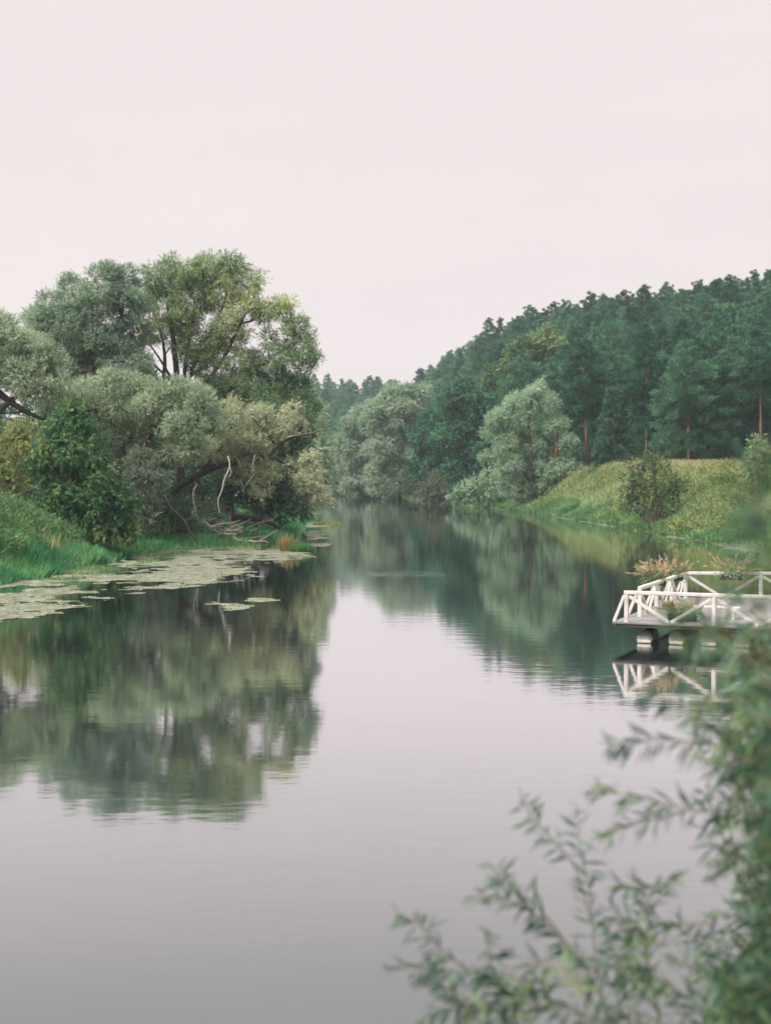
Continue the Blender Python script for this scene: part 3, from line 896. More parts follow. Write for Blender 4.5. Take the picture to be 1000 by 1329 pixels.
pts = []
rr = random.Random(5)
Yc = 205.0
while Yc < 760:
    step = 6.2 if Yc < 300 else (7.4 if Yc < 450 else 9.0)
    Xc = -70.0
    while Xc < 200:
        x = Xc + rr.uniform(-.42, .42) * step
        y = Yc + rr.uniform(-.42, .42) * step
        u = 500 + F * x / y
        Xc += step
        if not (392 < u < 1065):
            continue
        df, dR = np.interp(u, HP, HDF), np.interp(u, HP, HDR)
        if y < df - 1 or y > dR + 3:
            continue
        if any((x - a) ** 2 + (y - b) ** 2 < 9 for a, b in TAKEN):
            continue
        k = (y - df) / (dR - df)
        if .35 < k < .86 and rr.random() < .35:      # trees deep in the stand that nothing shows
            continue
        pts.append((x, y, u, k))
    Yc += step
pts.sort(key=lambda p: p[1])
npine = nbroad = 0
for x, y, u, k in pts:
    if u > 660:
        pb = .04 if k > .1 else .02
        if 655 < u < 745 and .05 < k < .6: pb = .45
    elif u > 545:
        pb = .6 if k < .7 else .25
    elif u > 505:
        pb = .45
    else:
        pb = .55 if k < .6 else .2
    if rr.random() < pb:
        pr = BROADS[2] if rr.random() < (.35 if 600 < u < 760 else .12) else BROADS[rr.randint(0, 1)]
        lb = ('pale yellow green broadleaf crown among the dark trees of the hillside forest' if pr is BROADS[2]
              else 'dark green broadleaf tree packed into the hillside forest')
        place(pr, x, y, rr.uniform(.8, 1.15), lb, 'tree', 'pale broadleaf trees in the forest' if pr is BROADS[2] else 'dark broadleaf trees in the forest')
        nbroad += 1
    else:
        if k < .16 and u > 690:
            pr = rr.choice([PINES[0], PINES[4], PINES[1]] + LOWPINES + LOWPINES)
        else:
            pr = rr.choice(PINES)
        place(pr, x, y, rr.uniform(.82, 1.1) * (1.0 if k < .75 else .92), 'dark green Scots pine packed among others in the hillside forest', 'tree',
              'Scots pines in the hillside forest')
        npine += 1
for u in np.arange(548, 1062, 9.0):                    # the ridge line: crowns close up against the sky
    y = float(np.interp(u, HP, HDR)) + rr.uniform(-3, 5)
    x = (u + rr.uniform(-3, 3) - 500) / F * y
    place(rr.choice(PINES), x, y, rr.uniform(.87, .95), 'dark green Scots pine packed among others in the hillside forest', 'tree',
          'Scots pines in the hillside forest')
    npine += 1
print('pines', npine, 'broads', nbroad)


# ------------------------------------------------------------------ grasses and ground cover
def blades(name, X, Y, h, w, mat, lean=.35, rng=None, z=None):
    rng = rng or RNG
    n = len(X)
    Z = ground(X, Y) - .03 if z is None else z
    P = np.stack([X, Y, Z], -1)
    D = np.array([0, 0, 1.0]) + rng.normal(size=(n, 3)) * np.array([lean, lean, .1])
    N = rng.normal(size=(n, 3)) + np.array([0, -.4, .6])
    return leaf_mesh(name, P, D, N, h, w, mat)


def scatter(xa, xb, ya, yb, n, fn, rng):
    X = rng.uniform(xa, xb, n)
    Y = rng.uniform(ya, yb, n)
    k = fn(X, Y)
    return X[k], Y[k]


rg = np.random.default_rng(31)
# left bank: lush wet grass with mounds
def f_left(X, Y):
    dl, dr = dist_banks(X, Y)
    return (dl > -.3) & (dl < 17) & (500 + F * X / Y > -90)
X, Y = scatter(-42, -4, 66, 175, 330000, f_left, rg)
near = np.clip((130 - Y) / 40, .25, 1)
k = rg.random(len(X)) < near
X, Y = X[k], Y[k]
tall = vnoise(X, Y, 2.6, 9)
h = .2 + 1.15 * tall ** 1.8 + .2 * rg.random(len(X))
o = link('bank_grass', blades('bank_grass', X, Y, h, .05 + .06 * rg.random(len(X)), M['grass_lush'], .5, rg))
tag(o, 'lush blue green grass covering the left bank', 'grass', kind='stuff')
# left bank weeds: taller leafy herbs and yellowish stalks
X, Y = scatter(-42, -14, 70, 114, 7500, lambda X, Y: (dist_banks(X, Y)[0] > 2.0) & (dist_banks(X, Y)[0] < 15) & (500 + F * X / Y > -60) & (vnoise(X, Y, 3.2, 17) > .42), rg)
lobes = [(a, b, c + .6, .5, 1.0) for a, b, c in zip(X, Y, ground(X, Y))]
P, D, N, l_, w_ = crown_arrays(lobes, 14, .26, .09, .5, 4, 4, rg)
o = link('bank_weeds', leaf_mesh('bank_weeds', P, D, N, l_, w_, M['weeds']))
tag(o, 'tall leafy weeds and nettles rising from the left bank grass', 'weeds', kind='stuff')
LEAVES[0] += len(P)
X, Y = scatter(-42, -16, 72, 112, 9000, lambda X, Y: (dist_banks(X, Y)[0] > 1.2) & (dist_banks(X, Y)[0] < 15) & (vnoise(X, Y, 2.4, 23) > .6), rg)
o = link('yellow_herbs', blades('yellow_herbs', X, Y, 1.0 + .5 * rg.random(len(X)), .09, M['bush_yellow'], .28, rg))
tag(o, 'yellowing flower stalks scattered through the left bank grass', 'weeds', kind='stuff')

# right bank meadow
def f_right(X, Y):
    dl, dr = dist_banks(X, Y)
    u = 500 + F * X / Y
    return (dr > -.2) & (dr < 30) & (u < 1090) & (u > 540) & (Y < np.interp(u, HP, HDF) + 4)
X, Y = scatter(8, 70, 85, 300, 520000, f_right, rg)
dr = dist_banks(X, Y)[1]
tall = vnoise(X, Y, 3.5, 41)
lush = (dr < 2.2 + 2.5 * vnoise(X, Y, 5, 44))
kk = ~lush
o = link('meadow_grass', blades('meadow_grass', X[kk], Y[kk], .35 + .75 * tall[kk] ** 1.5, .08 + .1 * rg.random(kk.sum()), M['grass_meadow'], .45, rg))
tag(o, 'yellow green meadow grass on the sloping right bank', 'grass', kind='stuff')
o = link('bank_grass', blades('bank_grass', X[lush], Y[lush], .4 + .7 * tall[lush], .08 + .08 * rg.random(lush.sum()), M['grass_bank'], .5, rg))
tag(o, 'lush green grass fringing the water below the meadow', 'grass', kind='stuff')
X, Y = scatter(15, 70, 95, 250, 80000, lambda X, Y: f_right(X, Y) & (dist_banks(X, Y)[1] > 8.5) & (vnoise(X, Y, 6, 51) > .3), rg)
o = link('dry_grass', blades('dry_grass', X, Y, .8 + .6 * rg.random(len(X)), .06 + .05 * rg.random(len(X)), M['grass_dry'], .25, rg))
tag(o, 'dry tawny grass along the top of the meadow', 'grass', kind='stuff')
# leafy herbs on the right slope
X, Y = scatter(18, 50, 95, 215, 5200, lambda X, Y: f_right(X, Y) & (dist_banks(X, Y)[1] < 11) & (vnoise(X, Y, 5, 61) > .55), rg)
lobes = [(a, b, c + .35, .5, 1.0) for a, b, c in zip(X, Y, ground(X, Y))]
P, D, N, l_, w_ = crown_arrays(lobes, 9, .34, .12, .3, 4, 4, rg)
LEAVES[0] += len(P)
o = link('meadow_herbs', leaf_mesh('meadow_herbs', P, D, N, l_, w_, M['bush_yellow']))
tag(o, 'bushy herbs mixed through the right bank meadow', 'weeds', kind='stuff')
# forest edge undergrowth
X, Y = scatter(-10, 90, 205, 420, 9000, lambda X, Y: (np.abs(Y - np.interp(500 + F * X / Y, HP, HDF)) < 7) & (500 + F * X / Y > 520) & (500 + F * X / Y < 1080), rg)
lobes = [(a, b, c + .6, .9, 1.0) for a, b, c in zip(X, Y, ground(X, Y))]
P, D, N, l_, w_ = crown_arrays(lobes[:900], 5, .6, .25, .2, 4, 4, rg)
o = link('forest_undergrowth', leaf_mesh('forest_undergrowth', P, D, N, l_, w_, M['bush_dark']))
tag(o, 'dark undergrowth along the foot of the forest', 'undergrowth', kind='stuff')
# near bank around the camera's willow bush
X, Y = scatter(-12, 22, 0.5, 44, 130000, lambda X, Y: (dist_banks(X, Y)[1] > .1) & (dist_banks(X, Y)[1] < 14) & ((np.abs(X) > .28 * Y + 1.0) | (ground(X, Y) + .5 < CAM_Z - .39 * Y)), rg)
o = link('bank_grass', blades('bank_grass', X, Y, (.12 + .3 * rg.random(len(X))) * (.5 + vnoise(X, Y, 1.5, 81)), .014 + .012 * rg.random(len(X)), M['grass_bank'], .5, rg))
tag(o, 'grass on the near bank around the willow bush', 'grass', kind='stuff')


X, Y = scatter(-24, -6, 76, 114, 30000, lambda X, Y: (dist_banks(X, Y)[0] > -3.2) & (dist_banks(X, Y)[0] < .3) & (vnoise(X, Y * .5, 1.6, 71) > .5) & (500 + F * X / Y > 30), rg)
o = link('shallow_water_grass', blades('shallow_water_grass', X, Y, .1 + .3 * rg.random(len(X)), .05, M['weeds'], .6, rg, z=np.zeros(len(X)) - .02))
tag(o, 'short grass sprouting through the duckweed at the left shore', 'grass', kind='stuff')


# reed tuft
def tuft(name, label, px, py, Y, parts, cat='grass tuft', group=None):
    b = W(px, py, Y)
    b[2] = max(gz(b[0], Y), -0.1)
    root = empty(name, tuple(b))
    tag(root, label, cat, group)
    for nm, mat, n, spread, h, w, lean, off in parts:
        rng = np.random.default_rng(int(px + n))
        r = spread * np.sqrt(rng.random(n))
        a = rng.random(n) * 6.283
        P = np.stack([r * np.cos(a) + off, r * np.sin(a), np.zeros(n) - .05], -1)
        D = np.stack([np.cos(a) * r / spread * lean, np.sin(a) * r / spread * lean, np.ones(n)], -1) + rng.normal(size=(n, 3)) * .12
        N = rng.normal(size=(n, 3)) + np.array([0, -.5, .3])
        link(nm, leaf_mesh(nm, P, D, N, h * rng.uniform(.35, 1.15, n) * (1.1 - .5 * r / spread), w, M[mat]), root)
    return root


tuft('reed_tuft', 'orange and green reed tuft standing in the shallows past the driftwood', 377, 716, 106,
     [('dry_stems', 'reed_orange', 420, .42, 1.6, .05, .45, -.25), ('green_stems', 'bush_yellow', 420, .6, 1.25, .05, .6, .1), ('leafy_stems', 'grass_lush', 900, .8, 1.1, .06, .6, .55)], 'reed tuft')
tuft('reed_tuft', 'bright green sedge tuft at the waterline past the orange reeds', 425, 682, 160,
     [('green_stems', 'bush_yellow', 700, 1.5, .8, .09, .6, 0)], 'reed tuft')

# driftwood
rd = np.random.default_rng(77)
for i in range(22):
    px, py = rd.uniform(244, 345), 0
    py = 700 + rd.uniform(-6, 7) + (4 if px < 280 else 0)
    Yd = 113.5 + rd.uniform(-2, 3)
    b = W(px, py, Yd)
    b[2] = max(gz(b[0], Yd), 0) + rd.uniform(.1, 1.0)
    tb = Tubes(6)
    ln = rd.uniform(1.0, 2.8)
    az = rd.uniform(-1.2, 1.2) + (math.pi if rd.random() < .5 else 0)
    d = np.array([math.cos(az), math.sin(az) * .8, rd.uniform(-.12, .45)])
    p = [np.zeros(3), d * ln * .35 + rd.normal(size=3) * .06, d * ln * .7 + rd.normal(size=3) * .08, d * ln]
    tb.add(p, rd.uniform(.06, .15), .03, rng=rd)
    for q in range(2):
        e = p[1 + q] + np.array([rd.normal() * .4, rd.normal() * .3, rd.uniform(.05, .5)])
        tb.add([p[1 + q], (p[1 + q] + e) / 2 + rd.normal(size=3) * .06, e], .035, .012, rng=rd)
    o = link('driftwood_branch', tb.mesh('driftwood_branch', M['dead_wood']))
    o.location = tuple(b)
    tag(o, 'grey dead branch in the driftwood tangle on the left shore', 'driftwood', 'driftwood branches on the left shore')
for nm, lb, r0, mt, Yd, P_ in [
        ('hanging_dead_branch', 'bleached white crooked dead branch hanging below the cream willow', .042, 'bleached_wood', 105, [(296, 592), (298, 606), (291, 622), (288, 636), (283, 650), (285, 666)]),
        ('hanging_dead_branch', 'thin grey dead stem hanging left of the bleached branch', .05, 'dead_wood', 105, [(256, 628), (251, 640), (252, 655), (255, 668)]),
        ('hanging_dead_branch', 'spread of brown dead twigs hanging right of the bleached branch', .06, 'dead_wood', 104, [(331, 590), (328, 605), (330, 615), (325, 622)]),
        ('fallen_log', 'thick dark fallen trunk sloping into the water behind the reeds', .34, 'bark_dark', 119, [(300, 672), (322, 672), (345, 676), (364, 686)]),
        ('fallen_log', 'slim brown fallen trunk slanting down the left bank to the driftwood', .14, 'bark_brown', 109, [(212, 642), (222, 660), (238, 674), (246, 690), (256, 702)]),
        ('hanging_dead_branch', 'pale bare dead branch reaching right over the water from the cream willow', .06, 'dead_wood', 107, [(372, 568), (388, 564), (404, 562), (418, 556)])]:
    pp = [W(a, b, Yd) for a, b in P_]
    tb = Tubes(7)
    tb.add(pp, r0, r0 * .35, rng=rd)
    if nm == 'hanging_dead_branch':
        for q in range(2 if 'bleached white' in lb else 7):
            s = pp[1 + q % (len(pp) - 1)]
            e = s + np.array([rd.normal() * .4, rd.normal() * .4, -rd.uniform(.2, .8) if 'reaching' not in lb else rd.uniform(-.5, .6)])
            tb.add([s, (s + e) / 2 + rd.normal(size=3) * .1, e], r0 * .3, .008, rng=rd)
    o = link(nm, tb.mesh(nm, M[mt], pp[0]))
    o.location = tuple(pp[0])
    tag(o, lb, 'dead branch' if nm[0] == 'h' else 'log')


# ------------------------------------------------------------------ duckweed
def pix_water(px, py):
    Y = CAM_Z * F / (py - 615.0)
    p = W(px, py, Y)
    return p[0], p[1]


def in_poly(X, Y, poly):
    ins = np.zeros(X.shape, bool)
    n = len(poly)
    for i in range(n):
        x1, y1 = poly[i]
        x2, y2 = poly[(i + 1) % n]
        c = ((y1 > Y) != (y2 > Y)) & (X < (x2 - x1) * (Y - y1) / (y2 - y1 + 1e-12) + x1)
        ins ^= c
    return ins


def mat_mesh(name, polys_px, cell=.12, thr=.43, ns=1.6, seed=3, z=.012, off=(0, 0)):
    Vv, I, n = [], [], 0
    for poly in polys_px:
        wp = [pix_water(*q) for q in poly]
        xs, ys = [p[0] for p in wp], [p[1] for p in wp]
        X, Y = np.meshgrid(np.arange(min(xs) - 1, max(xs) + 1, cell), np.arange(min(ys) - 2, max(ys) + 2, cell * 1.6))
        jx = X + (vnoise(X, Y, 1.1, seed) - .5) * 1.2 + (vnoise(X, Y, .35, seed + 5) - .5) * .4
        jy = Y + (vnoise(X, Y, 1.3, seed + 1) - .5) * 3.2 + (vnoise(X, Y, .5, seed + 6) - .5) * 1.2
        k = in_poly(jx, jy, wp) & (.45 * vnoise(X * .55, Y * .5, ns * 1.3, seed + 2) + .33 * vnoise(X * .6, Y * .5, ns * .45, seed + 3) + .22 * vnoise(X * .7, Y * .6, ns * .18, seed + 4) > thr)
        X, Y = X[k], Y[k]
        rng = np.random.default_rng(seed)
        c = np.stack([X, Y, np.full(X.shape, z)], -1) + rng.normal(size=(len(X), 3)) * np.array([cell * .2, cell * .3, .0])
        c[:, 2] = z + np.arange(len(X)) % 7 * .0012
        a = np.linspace(0, 2 * np.pi, 6, endpoint=False)[None] + rng.random((len(X), 1))
        rad = cell * rng.uniform(.55, .85, (len(X), 6))
        v = c[:, None, :] + np.stack([np.cos(a) * rad, np.sin(a) * rad * 1.6, np.zeros_like(rad)], -1)
        Vv.append(v.reshape(-1, 3))
    V = np.vstack(Vv) - np.array([off[0], off[1], 0])
    return mesh_arrays(name, V, 6, np.arange(len(V)), M['duckweed'])


MATS = [[(-40, 765), (60, 752), (110, 738), (160, 728), (205, 715), (250, 710), (300, 708), (345, 712), (385, 716), (408, 722), (380, 728), (345, 735), (318, 742), (330, 748),
         (295, 756), (240, 764), (170, 769), (110, 772), (70, 775), (105, 780), (98, 790), (60, 797), (-40, 812)]]
o = link('duckweed_mat', mat_mesh('duckweed_mat', MATS, seed=3))
tag(o, 'broad pale duckweed mat floating along the left shore', 'duckweed', kind='stuff')
for i, (poly, lb) in enumerate([
        ([(284, 785), (300, 782), (327, 785), (326, 791), (300, 793), (284, 790)], 'small oval duckweed patch afloat alone off the left bank, nearer one of a pair'),
        ([(308, 779), (335, 776), (364, 778), (360, 782), (330, 783)], 'thin duckweed patch just behind the oval patch off the left bank'),
        ([(-20, 797), (30, 795), (62, 797), (40, 802), (-20, 806)], 'duckweed strip at the left frame edge nearest the viewer'),
        ([(110, 775), (128, 773), (148, 776), (130, 779)], 'small duckweed flake beside the left mat edge'),
        ([(385, 678), (410, 676), (438, 680), (420, 684), (390, 684)], 'duckweed strip beside the bright green sedge tuft'),
        ([(395, 690), (415, 688), (425, 697), (400, 702)], 'duckweed patch between the two reed tufts'),
        ([(398, 707), (425, 703), (438, 707), (420, 711)], 'narrow duckweed strip right of the orange reed tuft'),
        ([(862, 693), (882, 695), (893, 699), (880, 700), (864, 697)], 'pale duckweed sliver by the lone olive shrub'),
        ([(936, 708), (955, 710), (972, 714), (960, 716), (940, 712)], 'pale duckweed sliver at the right bank near the frame edge'),
        ([(722, 670), (760, 676), (800, 683), (798, 685), (758, 678), (722, 672)], 'long thin duckweed line below the meadow'),
        ([(585, 652), (620, 656), (660, 661), (660, 663), (620, 659), (585, 654)], 'thin duckweed line at the foot of the low pale bushes')]):
    cx, cy = pix_water(*np.mean(np.array(poly), axis=0))
    o = link('duckweed_patch', mat_mesh('duckweed_patch', [poly], thr=.38 if i not in (9, 10) else .42, seed=20 + i, off=(cx, cy)))
    o.location = (cx, cy, 0)
    tag(o, lb, 'duckweed', 'duckweed patches')

# ------------------------------------------------------------------ pontoon with white railings
DZ = .70
A = np.array([7.96, 48.27, 0])
nd = unit(np.array([4.27, -1.85, 0]))
B = np.array([11.84, 57.7, 0])
fd = unit(np.array([1.0, -.06, 0]))
sd_ = unit(B - A)
outn = np.array([-sd_[1], sd_[0], 0])          # outward to the left of the side rail
pon = empty('floating_pontoon', (12.5, 51, 0))
tag(pon, 'white railed wooden pontoon floating on grey barrels by the right bank', 'pontoon')
PO = np.array([12.5, 51, 0])
D0 = A + outn * .45 - sd_ * .12
D1 = A + nd * 13.0 - sd_ * .12
D2 = B + fd * 11.5 + sd_ * .15
D3 = B + outn * .45 + sd_ * .15
poly = [D0, D1, D2, D3]
V = [(*(p[:2] - PO[:2]), DZ) for p in poly] + [(*(p[:2] - PO[:2]), DZ - .05) for p in poly]
me = bpy.data.meshes.new('deck')
me.from_pydata(V, [], [(0, 1, 2, 3), (7, 6, 5, 4)] + [(i, i + 4, (i + 1) % 4 + 4, (i + 1) % 4) for i in range(4)])
me.materials.append(M['deck'])
link('deck', me, pon)
bx = Boxes()
for i in (0, 2, 3):
    a, b = poly[i], poly[(i + 1) % 4]
    inn = unit(np.cross(np.array([0, 0, 1.0]), b - a)) * .08
    bx.bar(a + inn + (0, 0, DZ - .105), b + inn + (0, 0, DZ - .105), .06, .10)
for t in np.arange(.8, 12, 1.6):
    bx.bar(A + nd * t + (0, 0, DZ - .13) + sd_ * .1, A + nd * t + sd_ * 8.5 + (0, 0, DZ - .13), .1, .14)
link('frame', bx.mesh('frame', M['fascia'], PO), pon)
RZ = DZ + .98


def rail_run(P0, d, spacing, n, first_post=True, strut=None):
    L_ = spacing * n
    b = Boxes()
    b.bar(P0 - d * .08 + (0, 0, RZ), P0 + d * (L_ + .05) + (0, 0, RZ), .13, .12)
    link('rail', b.mesh('rail', M['paint'], PO), pon)
    for i in range(n + 1):
        p = P0 + d * spacing * i
        if i or first_post:
            b = Boxes()
            b.bar(p + (0, 0, DZ), p + (0, 0, RZ - .06), .14, .14, up=d)
            link('post', b.mesh('post', M['paint'], PO), pon)
        if strut is not None:
            b = Boxes()
            b.bar(p + strut * .42 + (0, 0, DZ + .01), p + strut * .075 + (0, 0, RZ - .1), .1, .09, up=d)
            link('brace', b.mesh('brace', M['paint'], PO), pon)
        if i < n:
            q = p + d * spacing * .5
            for s, e in ((p + d * .09 + (0, 0, RZ - .12), q - d * .05 + (0, 0, DZ + .05)), (q + d * .05 + (0, 0, DZ + .05), p + d * (spacing - .09) + (0, 0, RZ - .12))):
                b = Boxes()
                b.bar(s, e, .07, .11)
                link('brace', b.mesh('brace', M['paint'], PO), pon)


rail_run(A, nd, 2.87, 4)
rail_run(A + sd_ * 2.0, sd_, 2.72, 3, True, outn)
rail_run(B, fd, 2.92, 3, False)
b = Boxes()
b.bar(A + outn * .42 + (0, 0, DZ + .01), A + outn * .075 + (0, 0, RZ - .1), .1, .09, up=sd_)
link('brace', b.mesh('brace', M['paint'], PO), pon)
# rail at the near end of the side
for k_ in range(8):
    t = .55 + 1.06 * k_
    c = A + nd * t + sd_ * .22
    ax = sd_ * 1.1
    tb = Tubes(20)
    c0, c1 = c + (0, 0, .16), c + ax + (0, 0, .16)
    u_ = unit(ax)
    tb.add([c0 - u_ * .02, c0, c0 + u_ * .02], .18, .27, smooth=1)
    tb.add([c0 + u_ * .02, c1 * .5 + c0 * .5, c1], .27, .27, smooth=1)
    tb.add([c0 - u_ * .021, c0 - u_ * .02], .001, .18, smooth=1)
    fl = link('float', tb.mesh('float', M['barrel'], PO), pon)
    bb = Boxes()
    bb.bar(c0 - u_ * .03 - nd * .22 + (0, 0, -.09), c0 - u_ * .03 + nd * .22 + (0, 0, -.09), .05, .1)  # pale strip low across the float's near end
    link('float_band', bb.mesh('float_band', M['barrel_band'], PO), fl)
# bench plank on the deck
bch = empty('deck_bench', tuple(A + nd * 2.3 + sd_ * 2.4 + (0, 0, DZ)))
tag(bch, 'low white plank bench standing on the pontoon deck', 'bench')
b = Boxes()
b.bar((-.95, .41, .38), (.95, -.41, .38), .3, .06)
link('seat', b.mesh('seat', M['paint']), bch)
for s in (-.75, .75):
    b = Boxes()
    b.bar((s, -s * .43, 0), (s, -s * .43, .35), .24, .07, up=tuple(nd))
    link('leg', b.mesh('leg', M['paint']), bch)


def planter(p, label, s=1.0, pot=True, plumes=60, on_deck=False):
    root = empty('flower_planter', tuple(p))
    tag(root, label, 'planter', 'planters on the pontoon')
    rng = np.random.default_rng(int(p[0] * 100))
    b = Boxes()
    b.bar((-.42 * s, 0, .12), (.42 * s, 0, .12), .24, .22)
    link('planter_box', b.mesh('planter_box', M['pot']), root)
    lob = [(rng.uniform(-.4, .4) * s, rng.uniform(-.1, .1), .28, .2 * s) for _ in range(7)]
    P, D, N, l_, w_ = crown_arrays(lob, 160, .13, .05, .1, 4, 6, rng)
    link('foliage', leaf_mesh('foliage', P, D, N, l_, w_, M['sapling']), root)
    a = rng.uniform(0, 6.28, plumes)
    out = np.stack([np.cos(a) * 1.1, np.sin(a) * .8, rng.uniform(.35, 1.5, plumes)], -1)
    base = np.stack([rng.uniform(-.3, .3, plumes) * s, rng.uniform(-.08, .08, plumes), np.full(plumes, .25)], -1)
    tb = Tubes(3)
    Ps, Ds = [], []
    for i in range(plumes):
        d = unit(out[i])
        ln = rng.uniform(.6, 1.15) * s
        e = base[i] + d * ln - np.array([0, 0, .12 * ln])
        m_ = base[i] + d * ln * .55 + np.array([0, 0, .06])
        tb.add([base[i], m_, e], .005, .003, smooth=3)
        for q in range(16):
            t = .45 + .55 * q / 16
            Ps.append(base[i] * (1 - t) ** 2 + 2 * t * (1 - t) * m_ + t * t * e)
            Ds.append(d + rng.normal(size=3) * .35)
    link('stems', tb.mesh('stems', M['grass_dry']), root)
    P, D = np.array(Ps), np.array(Ds)
    link('plumes', leaf_mesh('plumes', P, D, rng.normal(size=P.shape), .13, .035, M['plume']), root)
    return root


planter(A + sd_ * 5.6 + outn * .25 + (0, 0, RZ - .22), 'left hand planter of tawny grass plumes on the pontoon side rail', .9, plumes=44)
planter(A + sd_ * 8.4 + outn * .15 + (0, 0, RZ - .2), 'planter of tawny plumes and green leaves near the far corner post', .9, plumes=40)
planter(B + fd * 1.75 + np.array([0, -.15, RZ - .26]), 'planter with sparse plumes hung on the far rail', 1.0, plumes=34)
planter(A + nd * 1.35 + sd_ * 1.2 + (0, 0, DZ), 'planter of short dry stalks on the deck behind the near rail', .5, plumes=26)
planter(A + nd * 1.85 + sd_ * 1.0 + (0, 0, DZ), 'small green planter on the deck beside the bench', .6, plumes=12)

# ------------------------------------------------------------------ near willow bush
rn = np.random.default_rng(91)
BX, BY = 2.0, 6.2
bush = empty('willow_bush', (BX, BY, gz(BX, BY)))
tag(bush, 'out of focus willow bush with narrow leaves close to the viewer', 'bush')
BO = np.array([BX, BY, gz(BX, BY)])
stems = Tubes(5)
NL = [[], [], [], [], []]


def shoot(pts, r0=.0035, nleaf=26, ls=1.0, t0=.15, rng=rn):
    pts = np.asarray(pts, float)
    stems.add(pts, r0, .0018, smooth=5)
    n = len(pts)
    nleaf = int(nleaf * 1.15)
    p = np.vstack([2 * pts[0] - pts[1], pts, 2 * pts[-1] - pts[-2]])
    for i in range(nleaf):
        t = (t0 + (1 - t0) * (i + rng.uniform(0, .6)) / nleaf) * (n - 1)
        k = min(int(t), n - 2)
        f = t - k
        a, b, c, d = p[k], p[k + 1], p[k + 2], p[k + 3]
        q = 0.5 * ((2 * b) + (c - a) * f + (2 * a - 5 * b + 4 * c - d) * f * f + (3 * b - a - 3 * c + d) * f ** 3)
        tg = unit(c - b)
        side = unit(np.cross(tg, rng.normal(size=3)))
        D = tg * rng.uniform(.2, 1.0) + side * rng.uniform(.4, 1.1) + np.array([0, 0, -.25 - .3 * rng.random()])
        NL[0].append(q)
        NL[1].append(D)
        NL[2].append(rng.normal(size=3) + np.array([0, 0, .8]))
        sz = ls * rng.uniform(.7, 1.15) * (1 - .45 * max(0, (i / nleaf - .75) / .25))
        NL[3].append(.108 * sz)
        NL[4].append(.0120 * sz)


def pshoot(Y, P_, **kw):
    shoot([W(a, b, Y + (c[0] if c else 0)) for a, b, *c in P_], **kw)


# shoots read off the photograph
pshoot(5.2, [(800, 1345), (770, 1275), (735, 1225), (690, 1185), (650, 1165), (605, 1165)], r0=.004, nleaf=54)
pshoot(5.3, [(735, 1225), (700, 1180), (660, 1150), (632, 1118)], nleaf=34)
pshoot(5.2, [(770, 1275), (720, 1278), (660, 1268), (610, 1262), (560, 1258), (500, 1255)], nleaf=52)
pshoot(5.2, [(610, 1262), (572, 1232), (545, 1200), (515, 1185)], nleaf=30)
pshoot(5.6, [(790, 1345), (772, 1240), (765, 1160), (752, 1100), (748, 1045)], nleaf=44)
pshoot(5.6, [(768, 1200), (745, 1125), (712, 1085), (690, 1060), (676, 1035)], nleaf=26, t0=.3)
pshoot(5.0, [(820, 1350), (740, 1310), (660, 1300), (600, 1305), (540, 1325)], nleaf=60)
pshoot(5.0, [(700, 1350), (660, 1290), (635, 1250), (640, 1210)], nleaf=36)
pshoot(5.0, [(640, 1350), (600, 1300), (570, 1275), (560, 1255)], nleaf=26)
pshoot(5.4, [(860, 1345), (842, 1260), (838, 1190), (850, 1150), (880, 1140)], nleaf=40)
pshoot(5.4, [(840, 1240), (835, 1170), (822, 1150), (800, 1148)], nleaf=24)
pshoot(5.4, [(860, 1320), (815, 1270), (790, 1225), (790, 1200)], nleaf=34)
pshoot(5.0, [(960, 1350), (900, 1300), (860, 1275), (830, 1260)], nleaf=36)
pshoot(5.2, [(1010, 1090), (950, 1062), (900, 1050), (850, 1040), (800, 1030), (765, 1026)], nleaf=52)
pshoot(5.2, [(900, 1050), (850, 1062), (810, 1075), (785, 1088)], nleaf=26)
pshoot(5.0, [(1010, 1010), (930, 970), (870, 960), (820, 962), (788, 968)], nleaf=30, t0=.3)
pshoot(5.0, [(960, 980), (900, 930), (860, 905), (845, 895)], nleaf=22, t0=.2)
pshoot(4.2, [(1010, 900), (960, 850), (920, 830), (880, 832)], nleaf=26)
pshoot(5.4, [(1000, 880), (970, 800), (955, 770), (950, 760)], nleaf=28)
pshoot(5.4, [(980, 860), (940, 815), (910, 800), (895, 790)], nleaf=26)
pshoot(3.0, [(1015, 760), (992, 700), (978, 640), (985, 585)], nleaf=22, ls=.9)
pshoot(2.8, [(1020, 700), (1000, 660), (975, 650)], nleaf=12, ls=.9)
pshoot(2.9, [(1010, 860), (950, 830), (900, 812), (860, 800)], nleaf=14, ls=.8)
pshoot(3.1, [(1030, 820), (1004, 760), (988, 700), (992, 640)], nleaf=26, ls=.85)
pshoot(3.0, [(1030, 740), (1006, 690), (982, 668), (962, 672)], nleaf=18, ls=.85)
pshoot(3.3, [(1030, 640), (1008, 600), (994, 570)], nleaf=14, ls=.8)
pshoot(3.2, [(1030, 850), (990, 800), (972, 750), (975, 715)], nleaf=24, ls=.85)
pshoot(3.2, [(1020, 880), (960, 850), (915, 842), (872, 850)], nleaf=22, ls=.85)
for i in range(56):
    Y = rn.uniform(4.6, 5.8)
    tx, ty = (rn.uniform(770, 920), rn.uniform(1170, 1340)) if i % 2 else (rn.uniform(570, 800), rn.uniform(1235, 1345))
    e = W(tx, ty, Y)
    d = unit(np.array([-rn.uniform(.1, 1.0), rn.normal() * .4, rn.uniform(-.1, .9)]))
    ln = rn.uniform(.15, .35)
    sb = e - d * ln - np.array([0, 0, .05])
    shoot([sb, (sb + e) / 2 + np.array([0, 0, .03]), e], r0=.0025, nleaf=int(34 * ln), t0=.02)
